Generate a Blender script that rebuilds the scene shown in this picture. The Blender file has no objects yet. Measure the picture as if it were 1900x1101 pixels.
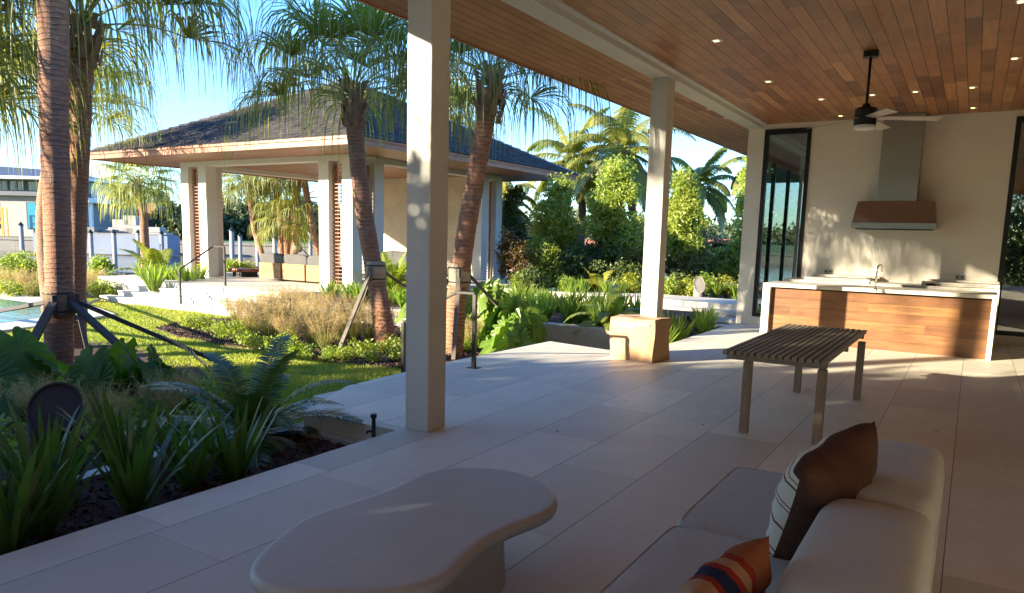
import bpy, math, random
import numpy as np
from mathutils import Vector, Matrix

# ------------------------------------------------------------------ camera, world, sun, exposure
SC = bpy.context.scene
COL = SC.collection
FOC, YAW, PIT, ROL, CX, CY = 1372.92, -0.559716, -0.140143, 0.024861, 934.70, 630.57
CAM = np.array([0.0, 0.0, 1.65])
def _rot():
    f = np.array([math.sin(YAW)*math.cos(PIT), math.cos(YAW)*math.cos(PIT), math.sin(PIT)])
    r0 = np.array([math.cos(YAW), -math.sin(YAW), 0]); u0 = np.cross(r0, f)
    return math.cos(ROL)*r0+math.sin(ROL)*u0, -math.sin(ROL)*r0+math.cos(ROL)*u0, f
RR, UU, FF = _rot()
cd = bpy.data.cameras.new("camera"); cam = bpy.data.objects.new("camera", cd); COL.objects.link(cam)
cd.sensor_width = 36; cd.sensor_fit = 'HORIZONTAL'; cd.lens = FOC*36/1900
cd.shift_x = (950-CX)/1900; cd.shift_y = (CY-550.5)/1900
cd.clip_start = 0.05; cd.clip_end = 6000
M = Matrix(((RR[0], UU[0], -FF[0], CAM[0]), (RR[1], UU[1], -FF[1], CAM[1]), (RR[2], UU[2], -FF[2], CAM[2]), (0, 0, 0, 1)))
cam.matrix_world = M
SC.camera = cam
SUN = Vector((1, 1.45, -0.4835)).normalized()
W = bpy.data.worlds.new("World"); SC.world = W; W.use_nodes = True
wt = W.node_tree; bg = wt.nodes['Background']
sky = wt.nodes.new('ShaderNodeTexSky'); sky.sky_type = 'NISHITA'; sky.sun_disc = False
sky.sun_elevation = math.asin(-SUN.z); sky.sun_rotation = math.atan2(-SUN.x, -SUN.y)
sky.air_density = 1.0; sky.dust_density = 0.3; sky.ozone_density = 2.0
gm = wt.nodes.new('ShaderNodeGamma'); gm.inputs[1].default_value = 0.44; hsv = wt.nodes.new('ShaderNodeHueSaturation'); hsv.inputs['Saturation'].default_value = 2.1; hsv.inputs['Hue'].default_value = 0.516
wt.links.new(sky.outputs[0], gm.inputs[0]); wt.links.new(gm.outputs[0], hsv.inputs['Color']); tm = wt.nodes.new('ShaderNodeMix'); tm.data_type = 'RGBA'; tm.blend_type = 'MULTIPLY'; tm.inputs[0].default_value = 1; tm.inputs[7].default_value = (.62, .84, 1.08, 1)
wt.links.new(hsv.outputs[0], tm.inputs[6]); wt.links.new(tm.outputs[2], bg.inputs[0]); bg.inputs[1].default_value = 0.125
sd = bpy.data.lights.new("sun", 'SUN'); sun = bpy.data.objects.new("sun", sd); COL.objects.link(sun)
sd.energy = 2.35; sd.angle = math.radians(0.55); sd.color = (1.0, 0.88, 0.66)
sun.rotation_euler = SUN.to_track_quat('-Z', 'Y').to_euler()
vs = SC.view_settings
vs.view_transform = 'Standard'; vs.look = 'None'; vs.exposure = 3.3; vs.gamma = 1
SC.cycles.use_denoising = True
SC.cycles.max_bounces = 8; SC.cycles.diffuse_bounces = 5; SC.cycles.transparent_max_bounces = 12
SC.cycles.sample_clamp_indirect = 6

# ------------------------------------------------------------------ helpers
def ray(px, py): return FF*FOC + RR*(px-CX) - UU*(py-CY)
def on(px, py, ax, v):
    i = 'xyz'.index(ax); d = ray(px, py); return CAM + d*((v-CAM[i])/d[i])
def gz(px, py, z=0.0): return on(px, py, 'z', z)
def atd(px, py, d): return CAM + ray(px, py)*(d/FOC)
FH = np.array([math.sin(YAW), math.cos(YAW), 0]); RH = np.array([math.cos(YAW), -math.sin(YAW), 0])
def G(l, d, z=0.0): return CAM*np.array([1, 1, 0]) + FH*d + RH*l + np.array([0, 0, z])
PI = math.pi
ORD = ['first', 'second', 'third', 'fourth', 'fifth', 'sixth', 'seventh', 'eighth', 'ninth', 'tenth', 'eleventh', 'twelfth',
       'thirteenth', 'fourteenth', 'fifteenth', 'sixteenth', 'seventeenth', 'eighteenth', 'nineteenth', 'twentieth']

def mesh(name, V, F, mat=None, parent=None, smooth=False, loc=None):
    V = np.asarray(V, dtype=np.float32).reshape(-1, 3)
    me = bpy.data.meshes.new(name)
    me.vertices.add(len(V)); me.vertices.foreach_set('co', V.ravel())
    if isinstance(F, np.ndarray):
        k = F.shape[1]; n = len(F); idx = F.astype(np.int32).ravel()
        ls = np.arange(0, n*k, k, dtype=np.int32); lt = np.full(n, k, dtype=np.int32)
    else:
        n = len(F); lt = np.array([len(f) for f in F], dtype=np.int32)
        idx = np.array([i for f in F for i in f], dtype=np.int32)
        ls = np.concatenate(([0], np.cumsum(lt)[:-1])).astype(np.int32)
    me.loops.add(len(idx)); me.loops.foreach_set('vertex_index', idx)
    me.polygons.add(n); me.polygons.foreach_set('loop_start', ls); me.polygons.foreach_set('loop_total', lt)
    me.polygons.foreach_set('use_smooth', np.full(n, bool(smooth)))
    me.update(calc_edges=True); me.validate()
    if mat: me.materials.append(mat)
    o = bpy.data.objects.new(name, me); COL.objects.link(o)
    if parent is not None: o.parent = parent
    if loc is not None: o.location = loc
    return o

class MB:
    def __init__(s): s.V = []; s.F = []
    def add(s, V, F):
        b = len(s.V); s.V.extend([tuple(map(float, v)) for v in V]); s.F.extend([tuple(int(i)+b for i in f) for f in F]); return s
    def box(s, x0, x1, y0, y1, z0, z1, T=None):
        v = [(x, y, z) for z in (z0, z1) for y in (y0, y1) for x in (x0, x1)]
        if T is not None: v = [tuple(T @ Vector(p)) for p in v]
        return s.add(v, [(0, 2, 3, 1), (4, 5, 7, 6), (0, 1, 5, 4), (2, 6, 7, 3), (0, 4, 6, 2), (1, 3, 7, 5)])
    def bbox(s, x0, x1, y0, y1, z0, z1, b=.005, T=None):
        "box with chamfered edges"
        xs = (x0, x1); ys = (y0, y1); zs = (z0, z1); v = []; idx = {}
        for i in (0, 1):
            for j in (0, 1):
                for k in (0, 1):
                    X = xs[i]; Y = ys[j]; Z = zs[k]; a = b*(1-2*i); c = b*(1-2*j); e = b*(1-2*k)
                    idx[i, j, k, 0] = len(v); v.append((X, Y+c, Z+e))
                    idx[i, j, k, 1] = len(v); v.append((X+a, Y, Z+e))
                    idx[i, j, k, 2] = len(v); v.append((X+a, Y+c, Z))
        f = []
        for i in (0, 1):
            q = [idx[i, j, k, 0] for j, k in ((0, 0), (0, 1), (1, 1), (1, 0))]; f.append(q if i == 0 else q[::-1])
            q = [idx[j, i, k, 1] for j, k in ((0, 0), (1, 0), (1, 1), (0, 1))]; f.append(q if i == 0 else q[::-1])
            q = [idx[j, k, i, 2] for j, k in ((0, 0), (0, 1), (1, 1), (1, 0))]; f.append(q if i == 0 else q[::-1])
        for i in (0, 1):
            for j in (0, 1):
                f.append([idx[i, j, 0, 0], idx[i, j, 0, 1], idx[i, j, 1, 1], idx[i, j, 1, 0]][::(1 if i == j else -1)])
                f.append([idx[i, 0, j, 0], idx[i, 1, j, 0], idx[i, 1, j, 2], idx[i, 0, j, 2]][::(1 if i == j else -1)])
                f.append([idx[0, i, j, 1], idx[0, i, j, 2], idx[1, i, j, 2], idx[1, i, j, 1]][::(1 if i == j else -1)])
                for k in (0, 1):
                    f.append([idx[i, j, k, 0], idx[i, j, k, 1], idx[i, j, k, 2]][::(-1 if (i+j+k) % 2 == 0 else 1)])
        if T is not None: v = [tuple(T @ Vector(p)) for p in v]
        return s.add(v, f)
    def tube(s, pts, rad, n=8, cap=True):
        pts = [Vector(tuple(map(float, p))) for p in pts]; m = len(pts)
        if not hasattr(rad, '__len__'): rad = [rad]*m
        V = []; up = None
        for i, p in enumerate(pts):
            d = (pts[min(i+1, m-1)]-pts[max(i-1, 0)]).normalized()
            if up is None:
                up = Vector((0, 0, 1)) if abs(d.z) < .9 else Vector((1, 0, 0))
            a = d.cross(up).normalized(); up = a.cross(d).normalized()
            for k in range(n):
                t = 2*PI*k/n; V.append(p+(a*math.cos(t)+up*math.sin(t))*rad[i])
        F = [(i*n+k, i*n+(k+1) % n, (i+1)*n+(k+1) % n, (i+1)*n+k) for i in range(m-1) for k in range(n)]
        if cap: F += [tuple(range(n))[::-1], tuple(range((m-1)*n, m*n))]
        return s.add(V, F)
    def bar(s, a, b, w, h, up=(0, 0, 1)):
        "rectangular bar from a to b"
        a = Vector(tuple(map(float, a))); b = Vector(tuple(map(float, b))); d = (b-a).normalized(); u = Vector(up)
        if abs(d.dot(u)) > .95: u = Vector((1, 0, 0))
        r = d.cross(u).normalized(); u = r.cross(d).normalized()
        V = [p+r*(w/2*i)+u*(h/2*j) for p in (a, b) for i, j in ((-1, -1), (1, -1), (1, 1), (-1, 1))]
        return s.add(V, [(0, 3, 2, 1), (4, 5, 6, 7), (0, 1, 5, 4), (1, 2, 6, 5), (2, 3, 7, 6), (3, 0, 4, 7)])
    def prism(s, poly, z0, z1):
        n = len(poly); V = [(p[0], p[1], z) for z in (z0, z1) for p in poly]
        A = sum(poly[i][0]*poly[(i+1) % n][1]-poly[(i+1) % n][0]*poly[i][1] for i in range(n))
        F = [tuple(range(n))[::-1], tuple(range(n, 2*n))]+[(i, (i+1) % n, n+(i+1) % n, n+i) for i in range(n)]
        if A < 0: F = [f[::-1] for f in F]
        return s.add(V, F)
    def lathe(s, prof, n=32, c=(0, 0, 0)):
        V = [(c[0]+r*math.cos(2*PI*k/n), c[1]+r*math.sin(2*PI*k/n), c[2]+z) for r, z in prof for k in range(n)]
        m = len(prof)
        F = [(i*n+k, i*n+(k+1) % n, (i+1)*n+(k+1) % n, (i+1)*n+k) for i in range(m-1) for k in range(n)]
        F += [tuple(range(n))[::-1], tuple(range((m-1)*n, m*n))]
        return s.add(V, F)
    def build(s, name, mat, parent=None, smooth=False, loc=None):
        return mesh(name, s.V, s.F, mat, parent, smooth, loc)

def thing(name, label, cat, loc=(0, 0, 0), rz=0, group=None, scale=None):
    o = bpy.data.objects.new(name, None); COL.objects.link(o); o.location = tuple(map(float, loc)); o.rotation_euler = (0, 0, rz)
    o.empty_display_size = .2
    if scale: o.scale = (scale,)*3 if not hasattr(scale, '__len__') else scale
    o['label'] = label; o['category'] = cat
    if group: o['group'] = group
    return o
def tag(o, label, cat, group=None):
    o['label'] = label; o['category'] = cat
    if group: o['group'] = group
    return o
def struct(o): o['kind'] = 'structure'; return o
def stuff(o): o['kind'] = 'stuff'; return o
def dup(root, loc, rz=0, label=None, group=None, scale=None):
    r = root.copy(); COL.objects.link(r); r.location = tuple(map(float, loc)); r.rotation_euler = (0, 0, rz)
    if scale: r.scale = (scale,)*3 if not hasattr(scale, '__len__') else scale
    if label: r['label'] = label
    if group: r['group'] = group
    for ch in root.children:
        c = ch.copy(); COL.objects.link(c); c.parent = r
        for g in ch.children:
            d = g.copy(); COL.objects.link(d); d.parent = c
    return r

# ------------------------------------------------------------------ materials
def newmat(name):
    m = bpy.data.materials.new(name); m.use_nodes = True
    nt = m.node_tree; b = nt.nodes['Principled BSDF']
    return m, nt, b
def nd(nt, typ, ins=None, **kw):
    n = nt.nodes.new(typ)
    for k, v in kw.items(): setattr(n, k, v)
    if ins:
        for k, v in ins.items():
            if isinstance(v, bpy.types.NodeSocket): nt.links.new(v, n.inputs[k])
            else: n.inputs[k].default_value = v
    return n
def mth(nt, op, a, b=None, c=None):
    n = nt.nodes.new('ShaderNodeMath'); n.operation = op
    for i, v in enumerate((a, b, c)):
        if v is None: continue
        if isinstance(v, bpy.types.NodeSocket): nt.links.new(v, n.inputs[i])
        else: n.inputs[i].default_value = v
    return n.outputs[0]
def mixc(nt, fac, a, b, mode='MIX'):
    n = nt.nodes.new('ShaderNodeMix'); n.data_type = 'RGBA'; n.blend_type = mode
    for i, v in ((0, fac), (6, a), (7, b)):
        if isinstance(v, bpy.types.NodeSocket): nt.links.new(v, n.inputs[i])
        else: n.inputs[i].default_value = v if i == 0 else (*v[:3], 1)
    return n.outputs[2]
def ramp(nt, fac, stops, interp='LINEAR'):
    n = nt.nodes.new('ShaderNodeValToRGB'); nt.links.new(fac, n.inputs[0]); e = n.color_ramp.elements
    n.color_ramp.interpolation = interp
    while len(e) < len(stops): e.new(.5)
    for i, (p, c) in enumerate(stops):
        e[i].position = p; e[i].color = (c, c, c, 1) if not hasattr(c, '__len__') else (*c[:3], 1)
    return n.outputs[0]
def coord(nt, kind='Object'):
    return nt.nodes.new('ShaderNodeTexCoord').outputs[kind]
def noise(nt, co, sc, det=4, rough=.55, scale3=None, out=0):
    if scale3 is not None:
        mp = nd(nt, 'ShaderNodeMapping', {'Vector': co, 'Scale': scale3}); co = mp.outputs[0]
    return nd(nt, 'ShaderNodeTexNoise', {'Vector': co, 'Scale': sc, 'Detail': det, 'Roughness': rough}).outputs[out]
def bumpn(nt, b, h, strength=.3, dist=.01, prev=None):
    n = nd(nt, 'ShaderNodeBump', {'Height': h, 'Strength': strength, 'Distance': dist})
    if prev is not None: nt.links.new(prev, n.inputs['Normal'])
    nt.links.new(n.outputs[0], b.inputs['Normal']); return n.outputs[0]

def plain(name, col, rough=.6, var=.12, sc=4, bump=.15, bsc=40, metal=0, s3=None, dist=.004, spec=.5, fine=.0):
    m, nt, b = newmat(name); co = coord(nt)
    n1 = noise(nt, co, sc, 5, .6, s3)
    f = ramp(nt, n1, [(.3, 0), (.7, 1)])
    c = mixc(nt, f, tuple(x*(1-var) for x in col), tuple(min(1, x*(1+var)) for x in col))
    if fine:
        n3 = noise(nt, co, bsc*1.7, 3, .7, s3)
        c = mixc(nt, ramp(nt, n3, [(.35, 0), (.65, 1)]), c, tuple(x*(1-fine) for x in col))
    nt.links.new(c, b.inputs['Base Color'])
    b.inputs['Roughness'].default_value = rough; b.inputs['Metallic'].default_value = metal
    b.inputs['Specular IOR Level'].default_value = spec
    if bump: bumpn(nt, b, noise(nt, co, bsc, 4, .6, s3), bump, dist)
    return m

def wood_planks(name, pal, width, axis_len='Y', axis_w='X', seg=1.6, gap=.02, rough=.5, grain=1.0, tone=.5, gapw=None, bump=.5):
    "planks running along axis_len, joints staggered per row; pal = dark, mid, light"
    m, nt, b = newmat(name); co = coord(nt)
    sx = nd(nt, 'ShaderNodeSeparateXYZ', {0: co}); L = sx.outputs[axis_len]; Wd = sx.outputs[axis_w]
    u = mth(nt, 'DIVIDE', Wd, width); ru = mth(nt, 'FLOOR', u)
    wn = nd(nt, 'ShaderNodeTexWhiteNoise', {'W': ru}, noise_dimensions='1D').outputs[0]
    lseg = mth(nt, 'DIVIDE', mth(nt, 'ADD', L, mth(nt, 'MULTIPLY', wn, 7.3)), mth(nt, 'ADD', mth(nt, 'MULTIPLY', wn, seg*.7), seg*.65))
    rl = mth(nt, 'FLOOR', lseg)
    cv = nd(nt, 'ShaderNodeCombineXYZ', {0: ru, 1: rl, 2: 3.1}).outputs[0]
    r2 = nd(nt, 'ShaderNodeTexWhiteNoise', {'Vector': cv}, noise_dimensions='3D').outputs[0]
    base = ramp(nt, r2, [(0, pal[0]), (.3, pal[1]), (.75, pal[1]), (1, pal[2])])
    off = nd(nt, 'ShaderNodeCombineXYZ', {0: mth(nt, 'MULTIPLY', r2, 31.0), 1: mth(nt, 'MULTIPLY', r2, 17.0), 2: mth(nt, 'MULTIPLY', r2, 53.0)}).outputs[0]
    vco = nd(nt, 'ShaderNodeVectorMath', {0: co, 1: off}, operation='ADD').outputs[0]
    s3 = [14, 14, 14]; s3['XYZ'.index(axis_len)] = 1.1
    g = noise(nt, vco, 1.6, 7, .68, tuple(s3))
    c = mixc(nt, mth(nt, 'MULTIPLY', ramp(nt, g, [(.35, 0), (.7, 1)]), tone*grain), base, tuple(x*.45 for x in pal[0]))
    blot = noise(nt, vco, 2.2, 3, .5)
    c = mixc(nt, mth(nt, 'MULTIPLY', ramp(nt, blot, [(.4, 0), (.7, 1)]), .35*grain), c, pal[2])
    fr = mth(nt, 'FRACT', u); fl = mth(nt, 'FRACT', lseg)
    gw = gap
    e1 = mth(nt, 'MINIMUM', fr, mth(nt, 'SUBTRACT', 1.0, fr))
    e2 = mth(nt, 'MULTIPLY', mth(nt, 'MINIMUM', fl, mth(nt, 'SUBTRACT', 1.0, fl)), seg/width)
    gapm = mth(nt, 'LESS_THAN', e1, gw); gapl = mth(nt, 'LESS_THAN', e2, gw*.6)
    gm = mth(nt, 'MAXIMUM', gapm, mth(nt, 'MULTIPLY', gapl, .6))
    c = mixc(nt, gm, c, (.012, .007, .004))
    nt.links.new(c, b.inputs['Base Color']); b.inputs['Roughness'].default_value = rough
    h = mth(nt, 'SUBTRACT', mth(nt, 'MULTIPLY', g, .25), gm)
    bumpn(nt, b, h, bump, .004)
    return m

def tiles(name, col, tw, tl, joint=(.11, .095, .08), gap=.0035, x0=0.0, y0=0.0, var=.1, cross=.5, rough=.55):
    "travertine slabs: long joints along Y every tw, staggered cross joints every tl"
    m, nt, b = newmat(name); co = coord(nt)
    s = nd(nt, 'ShaderNodeSeparateXYZ', {0: co})
    u = mth(nt, 'DIVIDE', mth(nt, 'SUBTRACT', s.outputs[0], x0), tw); ru = mth(nt, 'FLOOR', u)
    rr = nd(nt, 'ShaderNodeTexWhiteNoise', {'W': ru}, noise_dimensions='1D').outputs[0]
    v = mth(nt, 'ADD', mth(nt, 'DIVIDE', mth(nt, 'SUBTRACT', s.outputs[1], y0), tl), rr); rv = mth(nt, 'FLOOR', v)
    r2 = nd(nt, 'ShaderNodeTexWhiteNoise', {'Vector': nd(nt, 'ShaderNodeCombineXYZ', {0: ru, 1: rv, 2: .7}).outputs[0]}, noise_dimensions='3D').outputs[0]
    base = ramp(nt, r2, [(0, tuple(x*(1-var) for x in col)), (1, tuple(x*(1+var) for x in col))])
    n1 = noise(nt, co, 1.3, 6, .6); n2 = noise(nt, co, 9, 6, .7, (1, .35, 1)); n3 = noise(nt, co, 60, 3, .6)
    c = mixc(nt, mth(nt, 'MULTIPLY', ramp(nt, n1, [(.35, 0), (.7, 1)]), .3), base, tuple(x*.72 for x in col))
    c = mixc(nt, mth(nt, 'MULTIPLY', ramp(nt, n2, [(.45, 0), (.75, 1)]), .3), c, (col[0]*.8, col[1]*.72, col[2]*.62))
    pits = ramp(nt, n3, [(.70, 0), (.76, 1)]); big = ramp(nt, noise(nt, co, 2.3, 2, .5), [(.5, 0), (.62, 1)])
    pit = mth(nt, 'MULTIPLY', pits, big)
    c = mixc(nt, mth(nt, 'MULTIPLY', pit, .35), c, tuple(x*.45 for x in col))
    fu = mth(nt, 'FRACT', u); fv = mth(nt, 'FRACT', v)
    e1 = mth(nt, 'MULTIPLY', mth(nt, 'MINIMUM', fu, mth(nt, 'SUBTRACT', 1.0, fu)), tw)
    e2 = mth(nt, 'MULTIPLY', mth(nt, 'MINIMUM', fv, mth(nt, 'SUBTRACT', 1.0, fv)), tl)
    j1 = mth(nt, 'LESS_THAN', e1, gap); j2 = mth(nt, 'MULTIPLY', mth(nt, 'LESS_THAN', e2, gap*.7), cross)
    j = mth(nt, 'MAXIMUM', j1, j2)
    c = mixc(nt, j, c, joint)
    nt.links.new(c, b.inputs['Base Color'])
    nt.links.new(mth(nt, 'ADD', mth(nt, 'MULTIPLY', n2, .25), rough-.12), b.inputs['Roughness'])
    h = mth(nt, 'SUBTRACT', mth(nt, 'SUBTRACT', mth(nt, 'MULTIPLY', n2, .2), mth(nt, 'MULTIPLY', pit, .5)), j)
    bumpn(nt, b, h, .35, .004)
    return m

def leafmat(name, col, col2=None, trans=.35, rough=.45, sc=1.5, rnd=.25, coordk='Object'):
    m, nt, b = newmat(name); co = coord(nt, coordk)
    col2 = col2 or (col[0]*1.7, col[1]*1.4, col[2]*.9)
    n1 = ramp(nt, noise(nt, co, sc, 4, .65), [(.35, 0), (.68, 1)])
    c = mixc(nt, n1, col, col2)
    oi = nt.nodes.new('ShaderNodeObjectInfo')
    hs = nd(nt, 'ShaderNodeHueSaturation', {'Color': c, 'Hue': mth(nt, 'ADD', mth(nt, 'MULTIPLY', oi.outputs['Random'], rnd*.08), .5-rnd*.04),
            'Value': mth(nt, 'ADD', mth(nt, 'MULTIPLY', oi.outputs['Random'], rnd), 1-rnd/2)})
    nt.links.new(hs.outputs[0], b.inputs['Base Color']); b.inputs['Roughness'].default_value = rough
    tr = nt.nodes.new('ShaderNodeBsdfTranslucent')
    tc = mixc(nt, 1.0, hs.outputs[0], (1.0, 1.0, .45), 'MULTIPLY')
    g2 = nd(nt, 'ShaderNodeHueSaturation', {'Color': tc, 'Value': 1.9})
    nt.links.new(g2.outputs[0], tr.inputs[0])
    mx = nd(nt, 'ShaderNodeMixShader', {0: trans, 1: b.outputs[0], 2: tr.outputs[0]})
    nt.links.new(mx.outputs[0], nt.nodes['Material Output'].inputs[0])
    return m

Mt = {}
Mt['patio'] = tiles('travertine_floor', (.64, .60, .49), .61, 1.22, x0=-3.03, var=.17, gap=.0028)
Mt['deck'] = tiles('travertine_deck', (.60, .54, .45), .61, 1.22, var=.05, x0=-13.9)
Mt['coping'] = plain('limestone_coping', (.60, .54, .45), .7, .1, 3, .25, 30, fine=.12)
Mt['coral'] = plain('coral_stone', (.60, .50, .36), .85, .18, 2.2, .6, 22, dist=.02, fine=.3)
Mt['stucco'] = plain('cream_stucco', (.70, .65, .55), .85, .05, 1.2, .12, 90)
Mt['stucco_col'] = plain('column_stucco', (.57, .55, .49), .8, .06, 1.5, .1, 80)
Mt['ceil'] = wood_planks('ceiling_planks', [(.20, .07, .03), (.42, .165, .06), (.60, .27, .10)], .147, 'Y', 'X', 1.7, .03, .42, tone=.45)
Mt['soffit'] = wood_planks('soffit_planks', [(.27, .11, .055), (.42, .19, .09), (.55, .28, .14)], .147, 'Y', 'X', 2.2, .035, .6, tone=.4)
Mt['bar'] = wood_planks('bar_front_wood', [(.10, .042, .02), (.20, .085, .036), (.29, .14, .05)], .146, 'X', 'Z', 1.9, .008, .35, tone=.65, grain=1.15)
Mt['pav_ceil'] = wood_planks('pavilion_ceiling_wood', [(.22, .095, .05), (.34, .16, .085), (.44, .22, .12)], .12, 'X', 'Y', 2.5, .03, .5)
Mt['fascia'] = plain('fascia_wood', (.31, .105, .045), .45, .3, 3, .2, 30, s3=(1, 1, 6))
Mt['louver'] = plain('louver_wood', (.26, .075, .035), .5, .25, 5, .2, 30)
Mt['teak'] = wood_planks('teak_slats', [(.22, .10, .03), (.34, .17, .055), (.42, .22, .08)], .035, 'X', 'Z', 3.0, .12, .5)
Mt['teakgrey'] = plain('weathered_teak', (.32, .28, .21), .6, .25, 3, .35, 25, s3=(14, 1, 14), fine=.3)
Mt['teakleg'] = plain('weathered_teak_leg', (.30, .22, .145), .55, .25, 3, .35, 25, s3=(14, 14, 1), fine=.3)
Mt['dark'] = plain('bronze_metal', (.035, .032, .03), .42, .1, 6, .05, 60, metal=.6)
Mt['black'] = plain('black_metal', (.012, .012, .012), .45, .1, 6, .05, 60, metal=.3)
Mt['brace'] = plain('brace_timber', (.05, .042, .04), .75, .25, 5, .35, 30, fine=.3)
Mt['bracelit'] = plain('brace_timber_sunlit', (.16, .135, .11), .75, .25, 5, .35, 30, fine=.3)  # paler copy of the brace timber, sunlight painted into its colour
Mt['burlap'] = plain('burlap_wrap', (.42, .34, .24), .9, .25, 9, .7, 70, dist=.01, fine=.3)
Mt['steel'] = plain('brushed_steel', (.36, .365, .37), .3, .05, 2, .12, 60, metal=1.0, s3=(1, 1, 30), dist=.001)
Mt['chrome'] = plain('chrome', (.75, .72, .66), .12, .02, 2, 0, metal=1.0)
Mt['counter'] = plain('counter_stone', (.62, .57, .48), .4, .06, 5, .05, 60)
Mt['table'] = plain('plaster_table', (.41, .425, .42), .5, .07, 3.5, .2, 26, dist=.005, fine=.07)
Mt['white'] = plain('white_plastic', (.7, .7, .68), .4, .03, 3, 0)
Mt['bladegrey'] = plain('fan_blade_grey', (.42, .36, .30), .45, .08, 3, .05, 30)
Mt['rust'] = plain('corten_steel', (.035, .02, .016), .85, .3, 7, .2, 40)
Mt['mulch'] = plain('bark_mulch', (.075, .038, .024), .9, .45, 14, .9, 60, dist=.03, fine=.5)
Mt['chip'] = plain('bark_chip', (.095, .05, .034), .85, .5, 40, .5, 90, fine=.3)
Mt['soil'] = plain('garden_soil', (.07, .05, .035), .95, .35, 4, .7, 30, dist=.03, fine=.4)
Mt['seawall'] = plain('seawall_concrete', (.22, .20, .18), .85, .2, .6, .4, 6, dist=.05, fine=.25)
Mt['bargehull'] = plain('blue_grey_hull', (.16, .19, .25), .6, .1, .4, 0)
Mt['piling'] = plain('piling_wood', (.30, .27, .24), .8, .25, 3, .4, 20, s3=(6, 6, 1), fine=.3)
Mt['farhouse'] = plain('pale_limestone', (.30, .28, .26), .8, .08, 1.5, .1, 8)
Mt['greyroof'] = plain('grey_metal_roof', (.06, .07, .09), .5, .08, 1, .1, 6)
Mt['redroof'] = plain('clay_roof', (.42, .15, .07), .8, .25, 3, .5, 9, dist=.08, fine=.3)
Mt['pinkwall'] = plain('terracotta_wall', (.50, .25, .16), .85, .1, 2, .1, 6)
Mt['cushion'] = plain('charcoal_cushion', (.075, .073, .07), .9, .1, 6, .3, 90)
Mt['orange'] = plain('orange_paint', (.75, .28, .04), .5, .05, 3, 0)
Mt['pot'] = plain('grey_plastic', (.2, .2, .2), .6, .1, 3, 0)

def _fabric():
    m, nt, b = newmat('grey_linen'); co = coord(nt)
    w = noise(nt, co, 330, 2, .5); w2 = noise(nt, co, 170, 2, .5); big = noise(nt, co, 3, 4, .5)
    wv = mth(nt, 'ADD', w, w2)
    c = mixc(nt, ramp(nt, wv, [(.8, 0), (1.2, 1)]), (.31, .335, .325), (.41, .44, .43))
    c = mixc(nt, mth(nt, 'MULTIPLY', big, .25), c, (.29, .31, .30))
    nt.links.new(c, b.inputs['Base Color']); b.inputs['Roughness'].default_value = .95; b.inputs['Specular IOR Level'].default_value = .15
    b.inputs['Sheen Weight'].default_value = .25
    n1 = bumpn(nt, b, wv, .25, .0015)
    folds = noise(nt, co, 2.6, 3, .5, (2.0, 1.0, 1.2)); bumpn(nt, b, folds, .45, .03, n1)
    return m
Mt['linen'] = _fabric()
def _fabric2(name, fn, bump=.4):
    m, nt, b = newmat(name); co = coord(nt); s = nd(nt, 'ShaderNodeSeparateXYZ', {0: co})
    c = fn(nt, s, co); nt.links.new(c, b.inputs['Base Color']); b.inputs['Roughness'].default_value = .95
    b.inputs['Specular IOR Level'].default_value = .15
    n1 = bumpn(nt, b, noise(nt, co, 260, 2, .5), .4, .002); bumpn(nt, b, noise(nt, co, 6, 3, .5, (1, 1, 2)), bump, .03, n1)
    return m
def band(nt, v, a, b_): return mth(nt, 'MULTIPLY', mth(nt, 'GREATER_THAN', v, a), mth(nt, 'LESS_THAN', v, b_))
def _p1(nt, s, co):
    x, y, z = s.outputs
    # front (local +y) is cream with thin brown lines, the rest brown
    wob = mth(nt, 'ADD', z, mth(nt, 'MULTIPLY', noise(nt, co, 8, 2, .5), .012))
    c = mixc(nt, ramp(nt, noise(nt, co, 5, 4, .6), [(.3, 0), (.7, 1)]), (.055, .027, .02), (.10, .052, .037))
    cream = mth(nt, 'GREATER_THAN', y, .0)
    st = None
    for a, b_ in ((-.19, -.183), (-.165, -.158), (-.06, -.05), (.03, .036), (.05, .056), (.14, .15), (.17, .176)):
        q = band(nt, wob, a, b_); st = q if st is None else mth(nt, 'MAXIMUM', st, q)
    cc = mixc(nt, st, (.60, .56, .48), (.13, .05, .03))
    c = mixc(nt, mth(nt, 'MULTIPLY', cream, mth(nt, 'LESS_THAN', wob, .20)), c, cc)
    return c
Mt['pillow_brown'] = _fabric2('brown_cream_stripe_fabric', _p1)
def _p2(nt, s, co):
    x = mth(nt, 'ADD', s.outputs[0], mth(nt, 'MULTIPLY', noise(nt, co, 8, 2, .5), .01))
    c = mixc(nt, noise(nt, co, 30, 3, .6), (.19, .065, .03), (.28, .11, .06))
    for a, b_, cl in ((-.20, -.11, (.33, .20, .13)), (-.11, -.085, (.22, .03, .02)), (-.085, -.035, (.018, .025, .075)), (-.035, -.01, (.25, .03, .02)), (-.01, .03, (.34, .20, .13)), (.03, .06, (.22, .03, .02))):
        c = mixc(nt, band(nt, x, a, b_), c, cl)
    return c
Mt['pillow_stripe'] = _fabric2('rust_navy_stripe_fabric', _p2)

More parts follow.
